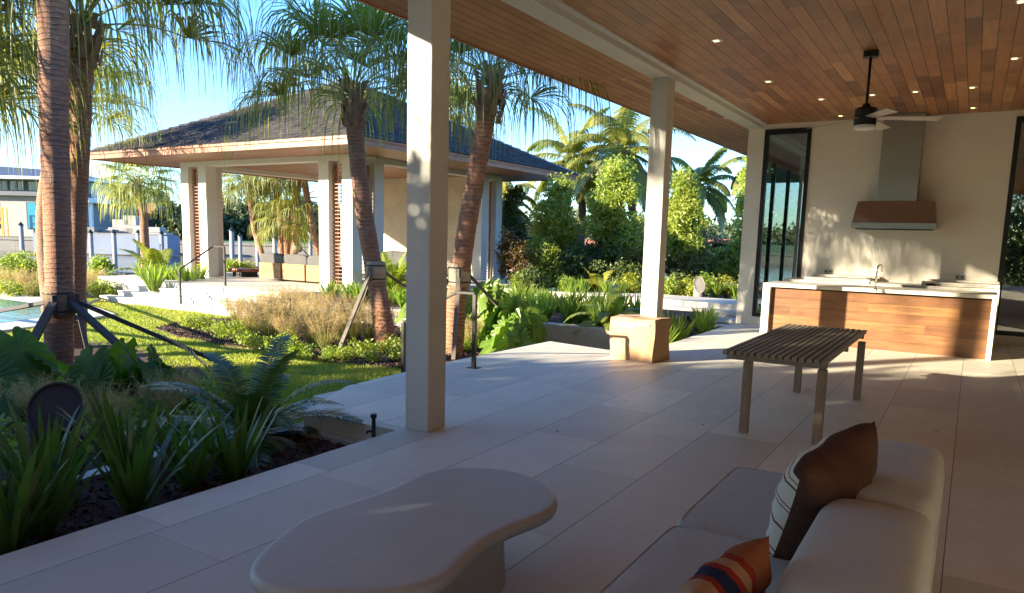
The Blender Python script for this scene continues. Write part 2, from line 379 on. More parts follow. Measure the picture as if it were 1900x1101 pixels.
def _card():
    m, nt, b = newmat('cardboard'); co = coord(nt)
    c = mixc(nt, ramp(nt, noise(nt, co, 4, 5, .6), [(.3, 0), (.7, 1)]), (.40, .23, .12), (.50, .31, .17))
    c = mixc(nt, ramp(nt, noise(nt, co, 1, 2, .5, (180, 180, 3)), [(.3, 0), (.8, .25)]), c, (.33, .19, .10))
    nt.links.new(c, b.inputs['Base Color']); b.inputs['Roughness'].default_value = .8
    bumpn(nt, b, noise(nt, co, 7, 4, .5), .5, .02)
    return m
Mt['card'] = _card()
Mt['ink'] = plain('brown_print', (.20, .10, .045), .8, .1, 4, 0)
Mt['tape'] = plain('packing_tape', (.62, .52, .42), .25, .15, 20, .3, 60, spec=.8)

def _bark():
    m, nt, b = newmat('palm_bark'); co = coord(nt)
    s = nd(nt, 'ShaderNodeSeparateXYZ', {0: co})
    zz = mth(nt, 'ADD', s.outputs[2], mth(nt, 'MULTIPLY', noise(nt, co, 3.5, 3, .6), .13))
    ring = mth(nt, 'FRACT', mth(nt, 'MULTIPLY', zz, 15.0))
    rr = ramp(nt, ring, [(0, 0), (.12, 1), (.75, .75), (1, .0)])
    n = noise(nt, co, 9, 5, .65, (1, 1, 2.5)); fib = noise(nt, co, 2, 4, .6, (60, 60, 8))
    c = mixc(nt, ramp(nt, n, [(.3, 0), (.7, 1)]), (.22, .10, .058), (.44, .215, .12))
    pm_ = ramp(nt, noise(nt, co, 4, 3, .6), [(.35, .25), (.65, 1)])
    rr = mth(nt, 'SUBTRACT', 1.0, mth(nt, 'MULTIPLY', mth(nt, 'SUBTRACT', 1.0, rr), pm_))
    c = mixc(nt, mth(nt, 'MULTIPLY', mth(nt, 'SUBTRACT', 1.0, rr), .75), c, (.06, .032, .022))
    c = mixc(nt, mth(nt, 'MULTIPLY', ramp(nt, noise(nt, co, 2.1, 4, .6), [(.5, 0), (.7, 1)]), .45), c, (.24, .19, .15))
    edge = ramp(nt, ring, [(.1, 0), (.16, 1), (.26, 0)])
    c = mixc(nt, mth(nt, 'MULTIPLY', mth(nt, 'MULTIPLY', edge, ramp(nt, noise(nt, co, 5, 3, .6), [(.45, 0), (.62, 1)])), .8), c, (.50, .36, .24))
    c = mixc(nt, mth(nt, 'MULTIPLY', fib, .25), c, (.09, .05, .035))
    nt.links.new(c, b.inputs['Base Color']); b.inputs['Roughness'].default_value = .85
    n1 = bumpn(nt, b, rr, .8, .02); bumpn(nt, b, mth(nt, 'ADD', n, fib), .6, .015, n1)
    return m
Mt['bark'] = _bark()
Mt['boot'] = plain('palm_leaf_base', (.28, .17, .10), .85, .4, 10, .6, 30, fine=.4, s3=(1, 1, 4), dist=.02)
Mt['treebark'] = plain('tree_bark', (.12, .085, .06), .9, .3, 8, .7, 30, dist=.02, fine=.3)
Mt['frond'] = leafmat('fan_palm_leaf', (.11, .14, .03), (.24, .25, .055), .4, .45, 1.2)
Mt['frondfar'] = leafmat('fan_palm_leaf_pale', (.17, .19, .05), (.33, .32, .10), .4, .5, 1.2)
Mt['petiole'] = leafmat('palm_petiole', (.16, .17, .03), (.24, .22, .05), .1, .4, 2)
Mt['coco'] = leafmat('coconut_leaf', (.11, .14, .028), (.28, .26, .06), .35, .4, .8)
Mt['iris'] = leafmat('iris_leaf', (.12, .20, .03), (.24, .31, .05), .4, .4, 2)
Mt['strap'] = leafmat('crinum_leaf', (.045, .095, .022), (.085, .14, .03), .3, .35, 3)
Mt['cycad'] = leafmat('cycad_leaf', (.045, .095, .022), (.08, .14, .03), .2, .35, 3)
Mt['fern'] = leafmat('fern_leaf', (.15, .21, .03), (.28, .30, .05), .4, .45, 2)
Mt['philo'] = leafmat('philodendron_leaf', (.12, .21, .03), (.22, .31, .045), .4, .3, 2)
Mt['aloc'] = leafmat('elephant_ear_leaf', (.05, .11, .015), (.09, .16, .02), .5, .6, 3)
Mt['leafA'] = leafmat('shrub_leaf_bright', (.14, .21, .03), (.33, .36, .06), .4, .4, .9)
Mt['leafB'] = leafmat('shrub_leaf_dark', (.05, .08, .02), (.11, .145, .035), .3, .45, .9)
Mt['leafR'] = leafmat('shrub_leaf_red', (.10, .05, .025), (.16, .12, .03), .3, .45, 2)
Mt['leafFar'] = leafmat('far_tree_leaf', (.035, .055, .022), (.075, .095, .035), .15, .6, .12)
Mt['muhly'] = leafmat('tan_grass', (.30, .23, .12), (.46, .33, .20), .35, .6, 3)
Mt['muhlyg'] = leafmat('green_grass_base', (.13, .15, .045), (.24, .23, .08), .35, .6, 3)
Mt['lawn'] = leafmat('lawn_blade', (.19, .25, .035), (.36, .36, .07), .4, .55, .9)
Mt['lawnbase'] = plain('lawn_soil', (.20, .21, .04), .9, .4, 2.2, .8, 60, dist=.03, fine=.45)
Mt['yellowleaf'] = leafmat('yellow_green_leaf', (.22, .25, .03), (.38, .36, .06), .4, .4, 2)

def _roof():
    m, nt, b = newmat('slate_tile'); co = coord(nt)
    g = nt.nodes.new('ShaderNodeNewGeometry')
    r = g.outputs['Random Per Island']
    c = ramp(nt, r, [(0, (.020, .018, .018)), (.5, (.036, .031, .029)), (1, (.06, .048, .042))])
    c = mixc(nt, mth(nt, 'MULTIPLY', ramp(nt, noise(nt, co, 14, 5, .7), [(.35, 0), (.75, 1)]), .4), c, (.085, .07, .062))
    nt.links.new(c, b.inputs['Base Color']); b.inputs['Roughness'].default_value = .9; b.inputs['Specular IOR Level'].default_value = .15
    bumpn(nt, b, noise(nt, co, 25, 4, .6), .5, .01)
    return m
Mt['roof'] = _roof()
Mt['hip'] = plain('hip_cap_tile', (.12, .10, .09), .7, .25, 8, .4, 30, dist=.01, fine=.2)
def _water(name, col, sc, strength, rough=.05):
    m, nt, b = newmat(name); co = coord(nt)
    b.inputs['Base Color'].default_value = (*col, 1); b.inputs['Roughness'].default_value = rough
    b.inputs['IOR'].default_value = 1.33
    bumpn(nt, b, noise(nt, co, sc, 4, .6), strength, .1)
    return m
Mt['water'] = _water('canal_water', (.012, .02, .022), 1.4, .25)
Mt['pool'] = _water('pool_water', (.06, .22, .20), 3, .15)
def _glass(name, tint=(.82, .88, .84), mixf=.35):
    m, nt, b = newmat(name)
    nt.nodes.remove(b)
    tr = nd(nt, 'ShaderNodeBsdfTransparent', {0: (*tint, 1)}); gl = nd(nt, 'ShaderNodeBsdfGlossy', {0: (1, 1, 1, 1), 1: .01})
    fr = nd(nt, 'ShaderNodeFresnel', {0: 1.5})
    mx = nd(nt, 'ShaderNodeMixShader', {0: mth(nt, 'ADD', fr.outputs[0], mixf*.3), 1: tr.outputs[0], 2: gl.outputs[0]})
    nt.links.new(mx.outputs[0], nt.nodes['Material Output'].inputs[0])
    return m
Mt['glass'] = _glass('window_glass')
Mt['glassdark'] = _glass('tinted_glass', (.62, .7, .66), .5)
def _darkpane():
    m, nt, b = newmat('dark_glass'); b.inputs['Base Color'].default_value = (.02, .03, .035, 1); b.inputs['Roughness'].default_value = .03
    b.inputs['Specular IOR Level'].default_value = 1.0
    return m
Mt['darkpane'] = _darkpane()
def _bluepane():
    m, nt, b = newmat('blue_film_glass'); b.inputs['Base Color'].default_value = (.03, .22, .34, 1); b.inputs['Roughness'].default_value = .08
    return m
Mt['bluepane'] = _bluepane()
def _lamp():
    m, nt, b = newmat('lit_downlight'); b.inputs['Base Color'].default_value = (.9, .8, .5, 1)
    b.inputs['Emission Color'].default_value = (1, .78, .32, 1); b.inputs['Emission Strength'].default_value = .35
    return m
Mt['lamp'] = _lamp()

# ================================================================== GROUND, WATER, HARD LANDSCAPE
NB, FB = 33.0, 84.0            # near and far bank of the canal, metres ahead of the camera
q = [G(-900, -40), G(900, -40), G(900, NB), G(-900, NB)]
struct(MB().prism([(p[0], p[1]) for p in q], -3.0, -.46).build('garden_ground', Mt['soil']))
q = [G(-900, NB-1), G(900, NB-1), G(900, FB+1), G(-900, FB+1)]
struct(mesh('canal_water', [(p[0], p[1], -1.4) for p in q], [(0, 1, 2, 3)], Mt['water']))
q = [G(-3000, FB), G(3000, FB), G(3000, 4000), G(-3000, 4000)]
Mt['farland'] = plain('far_grass', (.10, .15, .03), .95, .35, .05, .2, .5, fine=.2)
struct(MB().prism([(p[0], p[1]) for p in q], -3.0, -.02).build('far_bank_ground', Mt['farland']))
def strip_wall(name, l0, l1, d, z0, z1, th, mat, label, cat):
    T = Matrix.Translation(Vector((0, 0, 0))) @ Matrix.Rotation(-YAW*1.0, 4, 'Z')
    m = MB(); n = 24
    for i in range(n):
        a = l0+(l1-l0)*i/n; b = l0+(l1-l0)*(i+1)/n
        A, B, C_, D = G(a, d), G(b-.02, d), G(b-.02, d+th), G(a, d+th)
        m.prism([(p[0], p[1]) for p in (A, B, C_, D)], z0, z1-.25)
    A, B, C_, D = G(l0, d-.12), G(l1, d-.12), G(l1, d+th), G(l0, d+th)
    m.prism([(p[0], p[1]) for p in (A, B, C_, D)], z1-.25, z1)
    return tag(m.build(name, mat), label, cat)
strip_wall('seawall', -120, 140, FB-.6, -3, .05, .6, Mt['seawall'], 'long pale concrete seawall along the far side of the canal', 'seawall')
strip_wall('seawall', -60, 60, NB-.4, -3, -.42, .5, Mt['seawall'], 'low concrete bulkhead cap at the near edge of the canal', 'seawall')

lawn_poly = [(-5.95, 3.0), (-5.95, 11.2), (-13.9, 11.32), (-19.3, 11.32), (-26, 12.2), (-34, 10.5), (-34, 3.0)]
m = MB(); NX, NY = 60, 20
struct(MB().prism(lawn_poly, -.455, -.42).build('lawn', Mt['lawnbase']))

# patio of the house
patio = [(-3.975, -8), (4.0, -8), (4.0, 15.2), (-3.975, 15.2), (-3.975, 10.05), (-4.44, 10.05), (-5.56, 10.26), (-5.66, 7.65), (-5.58, 5.75), (-5.08, 4.67), (-3.975, 4.67)]
struct(MB().prism(patio, -.15, 0).build('patio_floor', Mt['patio']))
struct(MB().prism([(-3.9, -8), (3.9, -8), (3.9, 15.15), (-3.9, 15.15)], -.46, -.152).build('patio_base', Mt['coping']))
struct(MB().prism([(-5.2, 4.57), (-3.98, 4.57), (-3.98, 9.9), (-5.5, 9.9), (-5.5, 5.8)], -.46, -.152).build('landing_base', Mt['coping']))
m = MB()
m.prism([(-5.57, 5.6), (-5.95, 5.6), (-5.95, 8.6), (-5.57, 8.6)], -.45, -.14)
m.prism([(-5.953, 5.6), (-6.3, 5.6), (-6.3, 8.6), (-5.953, 8.6)], -.45, -.28)
struct(m.build('garden_steps', Mt['coping']))
# narrow white stone edging strip behind the planting
m = MB(); m.prism([(-5.55, 1.0), (-5.15, 1.0), (-5.62, 4.55), (-6.05, 4.75)], -.46, -.3)
struct(m.build('garden_path', Mt['coping']))

# planting soil sheets
def sheet(name, poly, z, mat, th=.05): return struct(MB().prism(poly, z-th, z).build(name, mat))
sheet('planting_bed', [(-3.985, -4), (-5.1, -4), (-5.14, 1.0), (-5.6, 4.5), (-3.985, 4.5)], -.2, Mt['mulch'], .25)
bedA = [(-13.9, 8.85), (-12.5, 8.45), (-11.1, 8.35), (-9.7, 8.4), (-8.65, 8.35), (-7.6, 8.45), (-6.6, 8.7), (-5.7, 8.75), (-5.6, 10.3), (-5.3, 12.3), (-14.1, 12.3), (-14.1, 11.0), (-14.7, 10.3)]
sheet('planting_bed', bedA, -.385, Mt['mulch'])
sheet('planting_bed', [(-5.3, 10.28), (-3.98, 10.1), (-3.98, 17.5), (-5.3, 17.5)], -.33, Mt['mulch'], .12)
sheet('planting_bed', [(-13.8, 12.62), (-5.35, 12.62), (-5.35, 17.6), (-13.3, 17.6)], -.06, Mt['mulch'], .4)
sheet('planting_bed', [(-12.3, 2.6), (-6.0, 2.2), (-6.1, 4.4), (-8.0, 6.0), (-9.5, 6.7), (-12.5, 7.4), (-13.6, 7.0)], -.395, Mt['mulch'])
# walkway, raised path and its steps at the right
tag(MB().prism([(-14.0, 12.28), (-5.3, 12.28), (-5.3, 12.6), (-14.0, 12.6)], -.46, .0).build('retaining_wall', Mt['coral']),
    'low coral stone retaining wall in front of the iris bed', 'garden wall')
struct(MB().prism([(-13.4, 17.9), (-3.72, 17.9), (-3.72, 19.35), (-7.0, 19.5), (-10.5, 19.7), (-13.4, 19.5)], -.4, .15).build('garden_path', Mt['deck']))
m = MB()
for k, z in enumerate((.01, -.13, -.27)):
    m.prism([(-6.4, 17.893-.36*k), (-3.72, 17.893-.36*k), (-3.72, 17.54-.36*k), (-6.4, 17.54-.36*k)], z-.10, z)
    m.prism([(-6.4, 17.893-.36*k), (-3.72, 17.893-.36*k), (-3.72, 17.60-.36*k), (-6.4, 17.60-.36*k)], z-.145, z-.102)
struct(m.build('garden_steps', Mt['coping']))

# pool terrace far left
pc = gz(30, 590, -.38)
struct(MB().prism([(-34, 6), (-15.2, 6.0), (-15.6, 7.4), (-16.6, 9.6), (-20, 10.6), (-34, 10.6)], -.46, -.36).build('pool_terrace', Mt['coping']))
struct(MB().prism([(-34, 6.3), (-16.2, 6.3), (-16.6, 7.4), (-17.2, 8.7), (-20, 9.5), (-34, 9.5)], -.40, -.355).build('pool_water', Mt['pool']))

# ================================================================== HOUSE
WY, CZ, BZ = 15.25, 3.91, 3.83
house = thing('house', 'modern house with timber porch ceiling, cream columns and tall dark framed windows', 'house', (0, WY, 0))
def hb(m, name, mat, smooth=False, parent=house):
    o = m.build(name, mat, parent, smooth); o.location = (0, -WY, 0) if parent is house else (0, 0, 0); return o
hb(MB().box(-3.6, 4.0, -8, WY, CZ, CZ+.05), 'ceiling', Mt['ceil'])
hb(MB().box(-3.975, -3.70, -8, WY, BZ, CZ+.3), 'beam', Mt['stucco_col'])
hb(MB().box(-3.695, -3.603, -8, WY, CZ-.022, CZ+.05), 'ceiling_trim', Mt['stucco_col'])
hb(MB().box(-5.33, -3.98, -8, 22.4, CZ, CZ+.05), 'soffit', Mt['soffit'])
hb(MB().box(-5.37, -5.335, -8, 22.4, CZ-.012, CZ+.34), 'fascia', Mt['fascia'])
hb(MB().prism([(-5.33, -8), (4.2, -8), (4.2, 22.4), (-5.33, 22.4)], CZ+.31, CZ+.36), 'roof', Mt['greyroof'])
for y in (4.768, 9.99, -.45):
    hb(MB().bbox(-3.96, -3.715, y, y+.245, .0, BZ, .006), 'column', Mt['stucco_col'])
# end wall with openings: x0..x1
wl = [(-3.975, -3.66, -.4, CZ+.3), (-2.80, .39, -.4, CZ+.3), (1.4, 4.2, -.4, CZ+.3)]
m = MB()
for a in wl: m.box(a[0], a[1], WY, WY+.28, a[2], a[3])
for a, b in ((-3.66, -2.80), (.39, 1.4)):
    m.box(a, b, WY, WY+.28, -.4, .16); m.box(a, b, WY, WY+.28, 3.81, CZ+.3)
hb(m, 'wall', Mt['stucco'])
for a, b in ((-3.66, -2.80), (.39, 1.4)):
    m = MB(); z0, z1 = .16, 3.81; f = .075
    m.box(a, a+f, WY-.02, WY+.1, z0, z1); m.box(b-f, b, WY-.02, WY+.1, z0, z1)
    m.box(a+f, b-f, WY-.019, WY+.1, z0, z0+f); m.box(a+f, b-f, WY-.019, WY+.1, z1-f-.02, z1)
    w = hb(m, 'window', Mt['black']); p = MB().box(a+f, b-f, WY+.03, WY+.045, z0+f, z1-f-.02).build('pane', Mt['glass'], w)
# room behind the end wall: glazed side wall, rear wall, ceiling, floor
m = MB(); m.box(-3.95, 4.0, 21.9, 22.1, -.3, .2); m.box(-3.95, 4.0, 21.9, 22.1, 3.3, 3.85); m.box(-1.6, 4.0, 21.9, 22.1, .2, 3.3); m.box(-.2, -.05, WY+.29, 21.9, -.2, 3.77); m.box(3.8, 4.0, WY+.3, 21.9, -.3, 3.85)  # partition added to darken the right room, rear gap added to let light in
m.box(-3.95, -3.75, WY+.28, 21.9, 3.45, 3.85); m.box(-3.95, -3.75, WY+.28, 21.9, -.35, .12); m.box(-3.95, -3.75, 21.3, 21.9, .12, 3.45)
hb(m, 'room_wall', Mt['stucco'])
hb(MB().box(-3.75, 3.8, WY+.28, 21.9, 3.78, 3.84), 'room_ceiling', Mt['stucco'])
hb(MB().box(-3.75, 3.8, WY+.28, 21.9, -.2, -.01), 'room_floor', Mt['coping'])
m = MB()
for y in (15.6, 17.0, 18.5, 20.0, 21.2): m.box(-3.88, -3.80, y, y+.07, .12, 3.45)
m.box(-3.88, -3.80, 15.53, 21.3, 3.33, 3.449); m.box(-3.88, -3.80, 15.53, 21.3, .121, .2)
w = hb(m, 'glass_wall_frame', Mt['black']); MB().box(-3.845, -3.84, 15.53, 21.3, .2, 3.33).build('pane', Mt['glass'], w)
# facade out of frame at the right: stucco piers, added bounce panel, dark glazing
m = MB(); m.box(4.0, 4.25, -8, WY, 3.3, CZ+.3)
for y in (1.2, 5.9, 10.6): m.box(4.0, 4.25, y, y+1.0, -.1, 3.3)
m.box(4.0, 4.25, 14.4, WY, -.1, 3.3)
hb(m, 'facade_wall', Mt['stucco'])
hb(MB().box(4.06, 4.2, -8, 11.6, 0, 3.3), 'bounce_panel', Mt['stucco'])  # unseen pale panel added to bounce light into the porch
m = MB()
m.box(4.08, 4.12, 11.6, 14.4, 0, 3.3)
hb(m, 'sliding_glass_door', Mt['darkpane'])
# recessed downlights
for px, py in ((1331, 75), (1427, 151), (1525, 184), (1620, 176), (1700, 170), (1806, 162), (1807, 200), (1885, 108), (1561, 215), (1898, 2)):
    p = on(px, py, 'z', CZ)
    l = MB().box(-.055, .055, -.055, .055, -.006, .01).build('downlight', Mt['white'], house, loc=(p[0], p[1]-WY, CZ))
    MB().box(-.04, .015, -.035, .035, -.009, -.0062).build('lamp_lens', Mt['lamp'], l)
for y in (13.15, 14.2):
    l = MB().box(-.05, .05, -.05, .05, -.004, .01).build('downlight', Mt['white'], house, loc=(-4.12, y-WY, CZ))

# outlets
for x, z, lb in ((-2.305, 1.12, 'left of the two grey horizontal outlet covers, between the window and the tap'), (-.164, 1.118, 'right of the two grey horizontal outlet covers, above the right hand worktop')):
    o = thing('power_outlet', lb, 'outlet', (x, WY, z))
    MB().bbox(-.075, .075, -.018, -.001, -.04, .04, .004).build('cover_plate', Mt['steel'], o)
    for s in (-.035, .035): MB().box(s-.018, s+.018, -.021, -.0182, -.016, .016).build('socket', Mt['dark'], o)

# ------------------------------------------------------------------ range hood
o = thing('range_hood', 'stainless steel range hood with a tall chimney on the cream wall', 'range hood', (-1.24, WY, 0))
MB().bbox(-.315, .315, -.40, -.003, 2.415, CZ-.003, .004).build('chimney', Mt['steel'], o)
y0, y1 = -.62, -.003
V = [(-.66, y0, 1.93), (.66, y0, 1.93), (.66, y1, 1.93), (-.66, y1, 1.93), (-.66, y0, 2.03), (.66, y0, 2.03), (.66, y1, 2.03), (-.66, y1, 2.03)]
mesh('hood_rim', V, [(0, 3, 2, 1), (0, 1, 5, 4), (1, 2, 6, 5), (2, 3, 7, 6), (3, 0, 4, 7), (4, 5, 6, 7)], Mt['steel'], o)
V = [(-.655, y0+.004, 2.033), (.655, y0+.004, 2.033), (.655, y1, 2.033), (-.655, y1, 2.033), (-.60, y0+.12, 2.41), (.60, y0+.12, 2.41), (.60, y1, 2.41), (-.60, y1, 2.41)]
mesh('hood_body', V, [(0, 3, 2, 1), (0, 1, 5, 4), (1, 2, 6, 5), (2, 3, 7, 6), (3, 0, 4, 7), (4, 5, 6, 7)], Mt['steel'], o)
MB().box(-.6, .6, y0+.05, -.05, 1.915, 1.928).build('filter', Mt['dark'], o)

# ------------------------------------------------------------------ kitchen counter
o = thing('outdoor_bar', 'long outdoor bar with pale stone waterfall top and a walnut plank front', 'bar counter', (-1.3, 12.9, 0))
cx = -1.3
MB().bbox(-2.95-cx, .36-cx, 0, .86, .905, .965, .004).build('countertop', Mt['counter'], o)
MB().bbox(-2.95-cx, -2.83-cx, .0, .86, 0, .903, .004).build('leg', Mt['counter'], o)
MB().bbox(.295-cx, .36-cx, .0, .86, 0, .903, .004).build('leg', Mt['counter'], o)
MB().box(-2.828-cx, .293-cx, .10, .16, .0, .878).build('front_panel', Mt['bar'], o)
MB().box(-2.828-cx, .293-cx, .165, .8, .0, .90).build('cabinet', Mt['dark'], o)
o = thing('faucet', 'slim chrome tap with a hooked spout on the pale bar top', 'faucet', gz(1624, 537, .965))
MB().tube([(0, 0, 0), (0, 0, .3), (.005, .01, .345), (.02, .03, .37), (.045, .045, .375), (.06, .055, .35), (.063, .06, .27)], .013, 10).build('spout', Mt['chrome'], o, True)
MB().lathe([(.028, 0), (.028, .01), (.018, .02)], 16).build('base', Mt['chrome'], o, True)
MB().tube([(-.085, .02, 0), (-.085, .02, .1)], .011, 8).tube([(-.085, .02, .1), (-.08, .02, .17)], .017, 8).tube([(-.085, .02, .04), (0, 0, .045)], .006, 6).build('handle', Mt['chrome'], o, True)
o = thing('wall_counter', 'pale stone worktop running along the cream wall behind the bar', 'counter', (-1.3, 14.5, 0))
MB().bbox(-2.95-cx, .42-cx, 0, .745, .0, .975, .004).build('body', Mt['counter'], o)
MB().bbox(-2.6-cx, -1.6-cx, .02, .745, .977, 1.03, .004).bbox(-2.55-cx, -1.4-cx, .55, .744, 1.031, 1.07, .004).build('raised_slab', Mt['counter'], o)
V = [(-1.595-cx, .02, .977), (-1.40-cx, .02, .977), (-1.595-cx, .02, 1.05), (-1.595-cx, .5, .977), (-1.40-cx, .5, .977), (-1.595-cx, .5, 1.05)]
mesh('slab_wedge', V, [(0, 1, 2), (3, 5, 4), (0, 2, 5, 3), (1, 4, 5, 2), (0, 3, 4, 1)], Mt['counter'], o)
MB().bbox(-.72-cx, .42-cx, .25, .745, 1.005, 1.035, .004).bbox(-.72-cx, -.64-cx, .26, .745, .977, 1.003, .003).bbox(-.5-cx, .42-cx, .27, .745, .977, 1.003, .003).bbox(-.66-cx, .42-cx, .6, .744, 1.036, 1.07, .004).build('raised_slab', Mt['counter'], o)

# ------------------------------------------------------------------ ceiling fan
fx, fy = -1.25, 10.02
o = thing('ceiling_fan', 'five bladed ceiling fan with a black drum motor under the timber ceiling', 'ceiling fan', (fx, fy, CZ))
MB().lathe([(.0, 0), (.085, -.002), (.085, -.07), (.06, -.075), (.0, -.076)], 32).build('canopy', Mt['black'], o)
MB().tube([(0, 0, -.06), (0, 0, -.63)], .016, 12).build('rod', Mt['black'], o, True)
MB().lathe([(.0, -.60), (.04, -.60), (.05, -.635), (.11, -.65), (.125, -.67), (.125, -.76), (.118, -.765), (.118, -.775), (.125, -.78), (.125, -.85), (.0, -.851)], 40).build('motor', Mt['black'], o)
MB().lathe([(.0, -.852), (.121, -.853), (.121, -.885), (.10, -.90), (.0, -.902)], 40).build('light_lens', Mt['white'], o)
for k in range(5):
    T = Matrix.Rotation(math.radians(9+72*k), 4, 'Z') @ Matrix.Rotation(math.radians(-12), 4, 'X')
    m = MB(); n = 9; Vt = []; 
    for i in range(n):
        t = i/(n-1); r = .12+t*.66; w = .045+.03*t; 
        if i == n-1: w *= .95
        off = .06 if i == n-1 else 0
        z = -.03*t
        Vt += [(r+off*.6, -w, z), (r-off*.2, w, z), (r+off*.6, -w, z-.008), (r-off*.2, w, z-.008)]
    F = []
    for i in range(n-1):
        a, b = 4*i, 4*i+4
        F += [(a, b, b+1, a+1), (a+2, a+3, b+3, b+2), (a, a+2, b+2, b), (a+1, b+1, b+3, a+3)]
    F += [(0, 1, 3, 2), (4*n-4, 4*n-2, 4*n-1, 4*n-3)]
    m.add([tuple(T @ Vector(v)) for v in Vt], F)
    m.build('blade', Mt['bladegrey'], o, loc=(0, 0, -.765))

# ------------------------------------------------------------------ slatted teak table
o = thing('slatted_table', 'weathered grey teak table with a slatted top and square legs', 'table', (-1.33, 7.5, 0))
X0, X1, Y0, Y1, H = -.43, .425, -1.15, 1.50, .715
m = MB(); ns = 15; w = (X1-X0)/ns
for i in range(ns):
    x = X0+w*i; j = random.Random(i).uniform(-.008, .008)
    m.bbox(x+.009, x+w-.009, Y0+j, Y1+j, H-.035, H, .002)
m.build('slats', Mt['teakgrey'], o)
m = MB()
for y in (Y0+.10, .15, Y1-.16): m.box(X0+.02, X1-.02, y, y+.05, H-.085, H-.037)
for x in (X0+.12, X1-.17): m.box(x, x+.03, Y0+.151, Y1-.161, H-.08, H-.038)
m.build('under_frame', Mt['teakgrey'], o)
for x, y in ((-.22, -1.05), (.38, -1.07), (-.19, 1.10), (.42, 1.09)):
    MB().bbox(x-.035, x+.035, y-.035, y+.035, 0, H-.087, .003).build('leg', Mt['teakleg'], o)

# ------------------------------------------------------------------ coffee table (biomorphic slab)
cp = [(-2.255, 1.79), (-2.33, 1.92), (-2.41, 2.12), (-2.44, 2.3), (-2.40, 2.5), (-2.37, 2.73), (-2.40, 3.0), (-2.34, 3.18), (-2.2, 3.31), (-2.02, 3.365), (-1.82, 3.31), (-1.66, 3.19), (-1.57, 3.03), (-1.56, 2.88),
      (-1.61, 2.68), (-1.625, 2.47), (-1.585, 2.27), (-1.55, 2.12), (-1.585, 1.99), (-1.68, 1.87), (-1.8, 1.80), (-1.90, 1.72), (-2.05, 1.69), (-2.17, 1.71)]
def smoothpoly(P_, it=3):
    P_ = [np.array(p, float) for p in P_]
    for _ in range(it):
        Q = []
        for i in range(len(P_)):
            a, b = P_[i], P_[(i+1) % len(P_)]; Q += [a*.75+b*.25, a*.25+b*.75]
        P_ = Q
    return P_
sp = smoothpoly(cp, 3)
cen = np.mean(sp, axis=0)
def offs(P_, d):
    n = len(P_); out = []
    for i in range(n):
        t = P_[(i+1) % n]-P_[i-1]; t = t/np.linalg.norm(t); out.append(P_[i]+np.array([t[1], -t[0]])*d)
    return out
A = sum(sp[i][0]*sp[(i+1) % len(sp)][1]-sp[(i+1) % len(sp)][0]*sp[i][1] for i in range(len(sp)))
sg = -1 if A > 0 else 1
o = thing('coffee_table', 'grey plaster coffee table with a peanut shaped top and rounded rim', 'coffee table', (cen[0], cen[1], 0))
prof = [(.05, .38-.001), (.03, .379), (.016, .375), (.005, .366), (0, .352), (0, .338), (.006, .325), (.018, .315), (.035, .31)]
V = []; n = len(sp)
for d, z in prof: V += [(p[0]-cen[0], p[1]-cen[1], z) for p in offs(sp, sg*d)]
F = [(k*n+i, k*n+(i+1) % n, (k+1)*n+(i+1) % n, (k+1)*n+i) for k in range(len(prof)-1) for i in range(n)]
F += [tuple(range(n)), tuple(range((len(prof)-1)*n, len(prof)*n))[::-1]]
if A > 0: F = [f[::-1] if i < len(F)-2 else f for i, f in enumerate(F)]
else: F = [f if i < len(F)-2 else f[::-1] for i, f in enumerate(F)]
tp = mesh('tabletop', V, F, Mt['table'], o, True)
try:
    for p_ in tp.data.polygons:
        if len(p_.vertices) > 4: p_.use_smooth = False
except Exception: pass
V = []
for k_, z in ((.62, 0), (.61, .12), (.60, .25), (.63, .312)): V += [((p[0]-cen[0])*k_, (p[1]-cen[1])*k_, z) for p in sp]
F = [(k*n+i, k*n+(i+1) % n, (k+1)*n+(i+1) % n, (k+1)*n+i) for k in range(3) for i in range(n)]
mesh('pedestal', V, F, Mt['table'], o, True)

# ------------------------------------------------------------------ cardboard box
o = thing('cardboard_box', 'taped brown cardboard box standing on the terrace beside the column', 'box', (-3.8, 9.62, 0), math.radians(-5))
hx, hy, hz = .33, .25, .575
def cushion(sx, sy, sz, n=14, puff=.12, seed=0, k=8.0, wr=.0):
    "soft box, rounded; local size sx sy sz"
    rng = random.Random(seed); V = []; F = []
    def P(u, v, w):
        p = Vector((u, v, w)); r = []
        for a, b, c in ((u, v, w), (v, u, w), (w, u, v)):
            r.append(a)
        L = (abs(u)**k+abs(v)**k+abs(w)**k)**(1/k)
        s = max(abs(u), abs(v), abs(w))/L
        x, y, z = u*s, v*s, w*s
        return (x*sx/2*(1+puff*.3*(1-v*v)*(1-w*w)), y*sy/2*(1+puff*.3*(1-u*u)*(1-w*w)), z*sz/2*(1+puff*(1-u*u)*(1-v*v)))
    for ax in range(3):
        for sgn in (-1, 1):
            b = len(V)
            for i in range(n+1):
                for j in range(n+1):
                    a = math.sin((2*i/n-1)*PI/2*.94)/math.sin(PI/2*.94); c = math.sin((2*j/n-1)*PI/2*.94)/math.sin(PI/2*.94)
                    q = [0, 0, 0]; q[ax] = sgn; q[(ax+1) % 3] = a; q[(ax+2) % 3] = c
                    p = P(*q)
                    if wr:
                        nz = math.sin(p[0]*23+seed)*math.sin(p[1]*17+seed*2)+math.sin(p[1]*41+p[2]*29+seed)*.5
                        p = (p[0]+nz*wr*.5, p[1], p[2]+nz*wr)
                    V.append(p)
            for i in range(n):
                for j in range(n):
                    f = (b+i*(n+1)+j, b+(i+1)*(n+1)+j, b+(i+1)*(n+1)+j+1, b+i*(n+1)+j+1)
                    F.append(f if sgn > 0 else f[::-1])
    return V, F
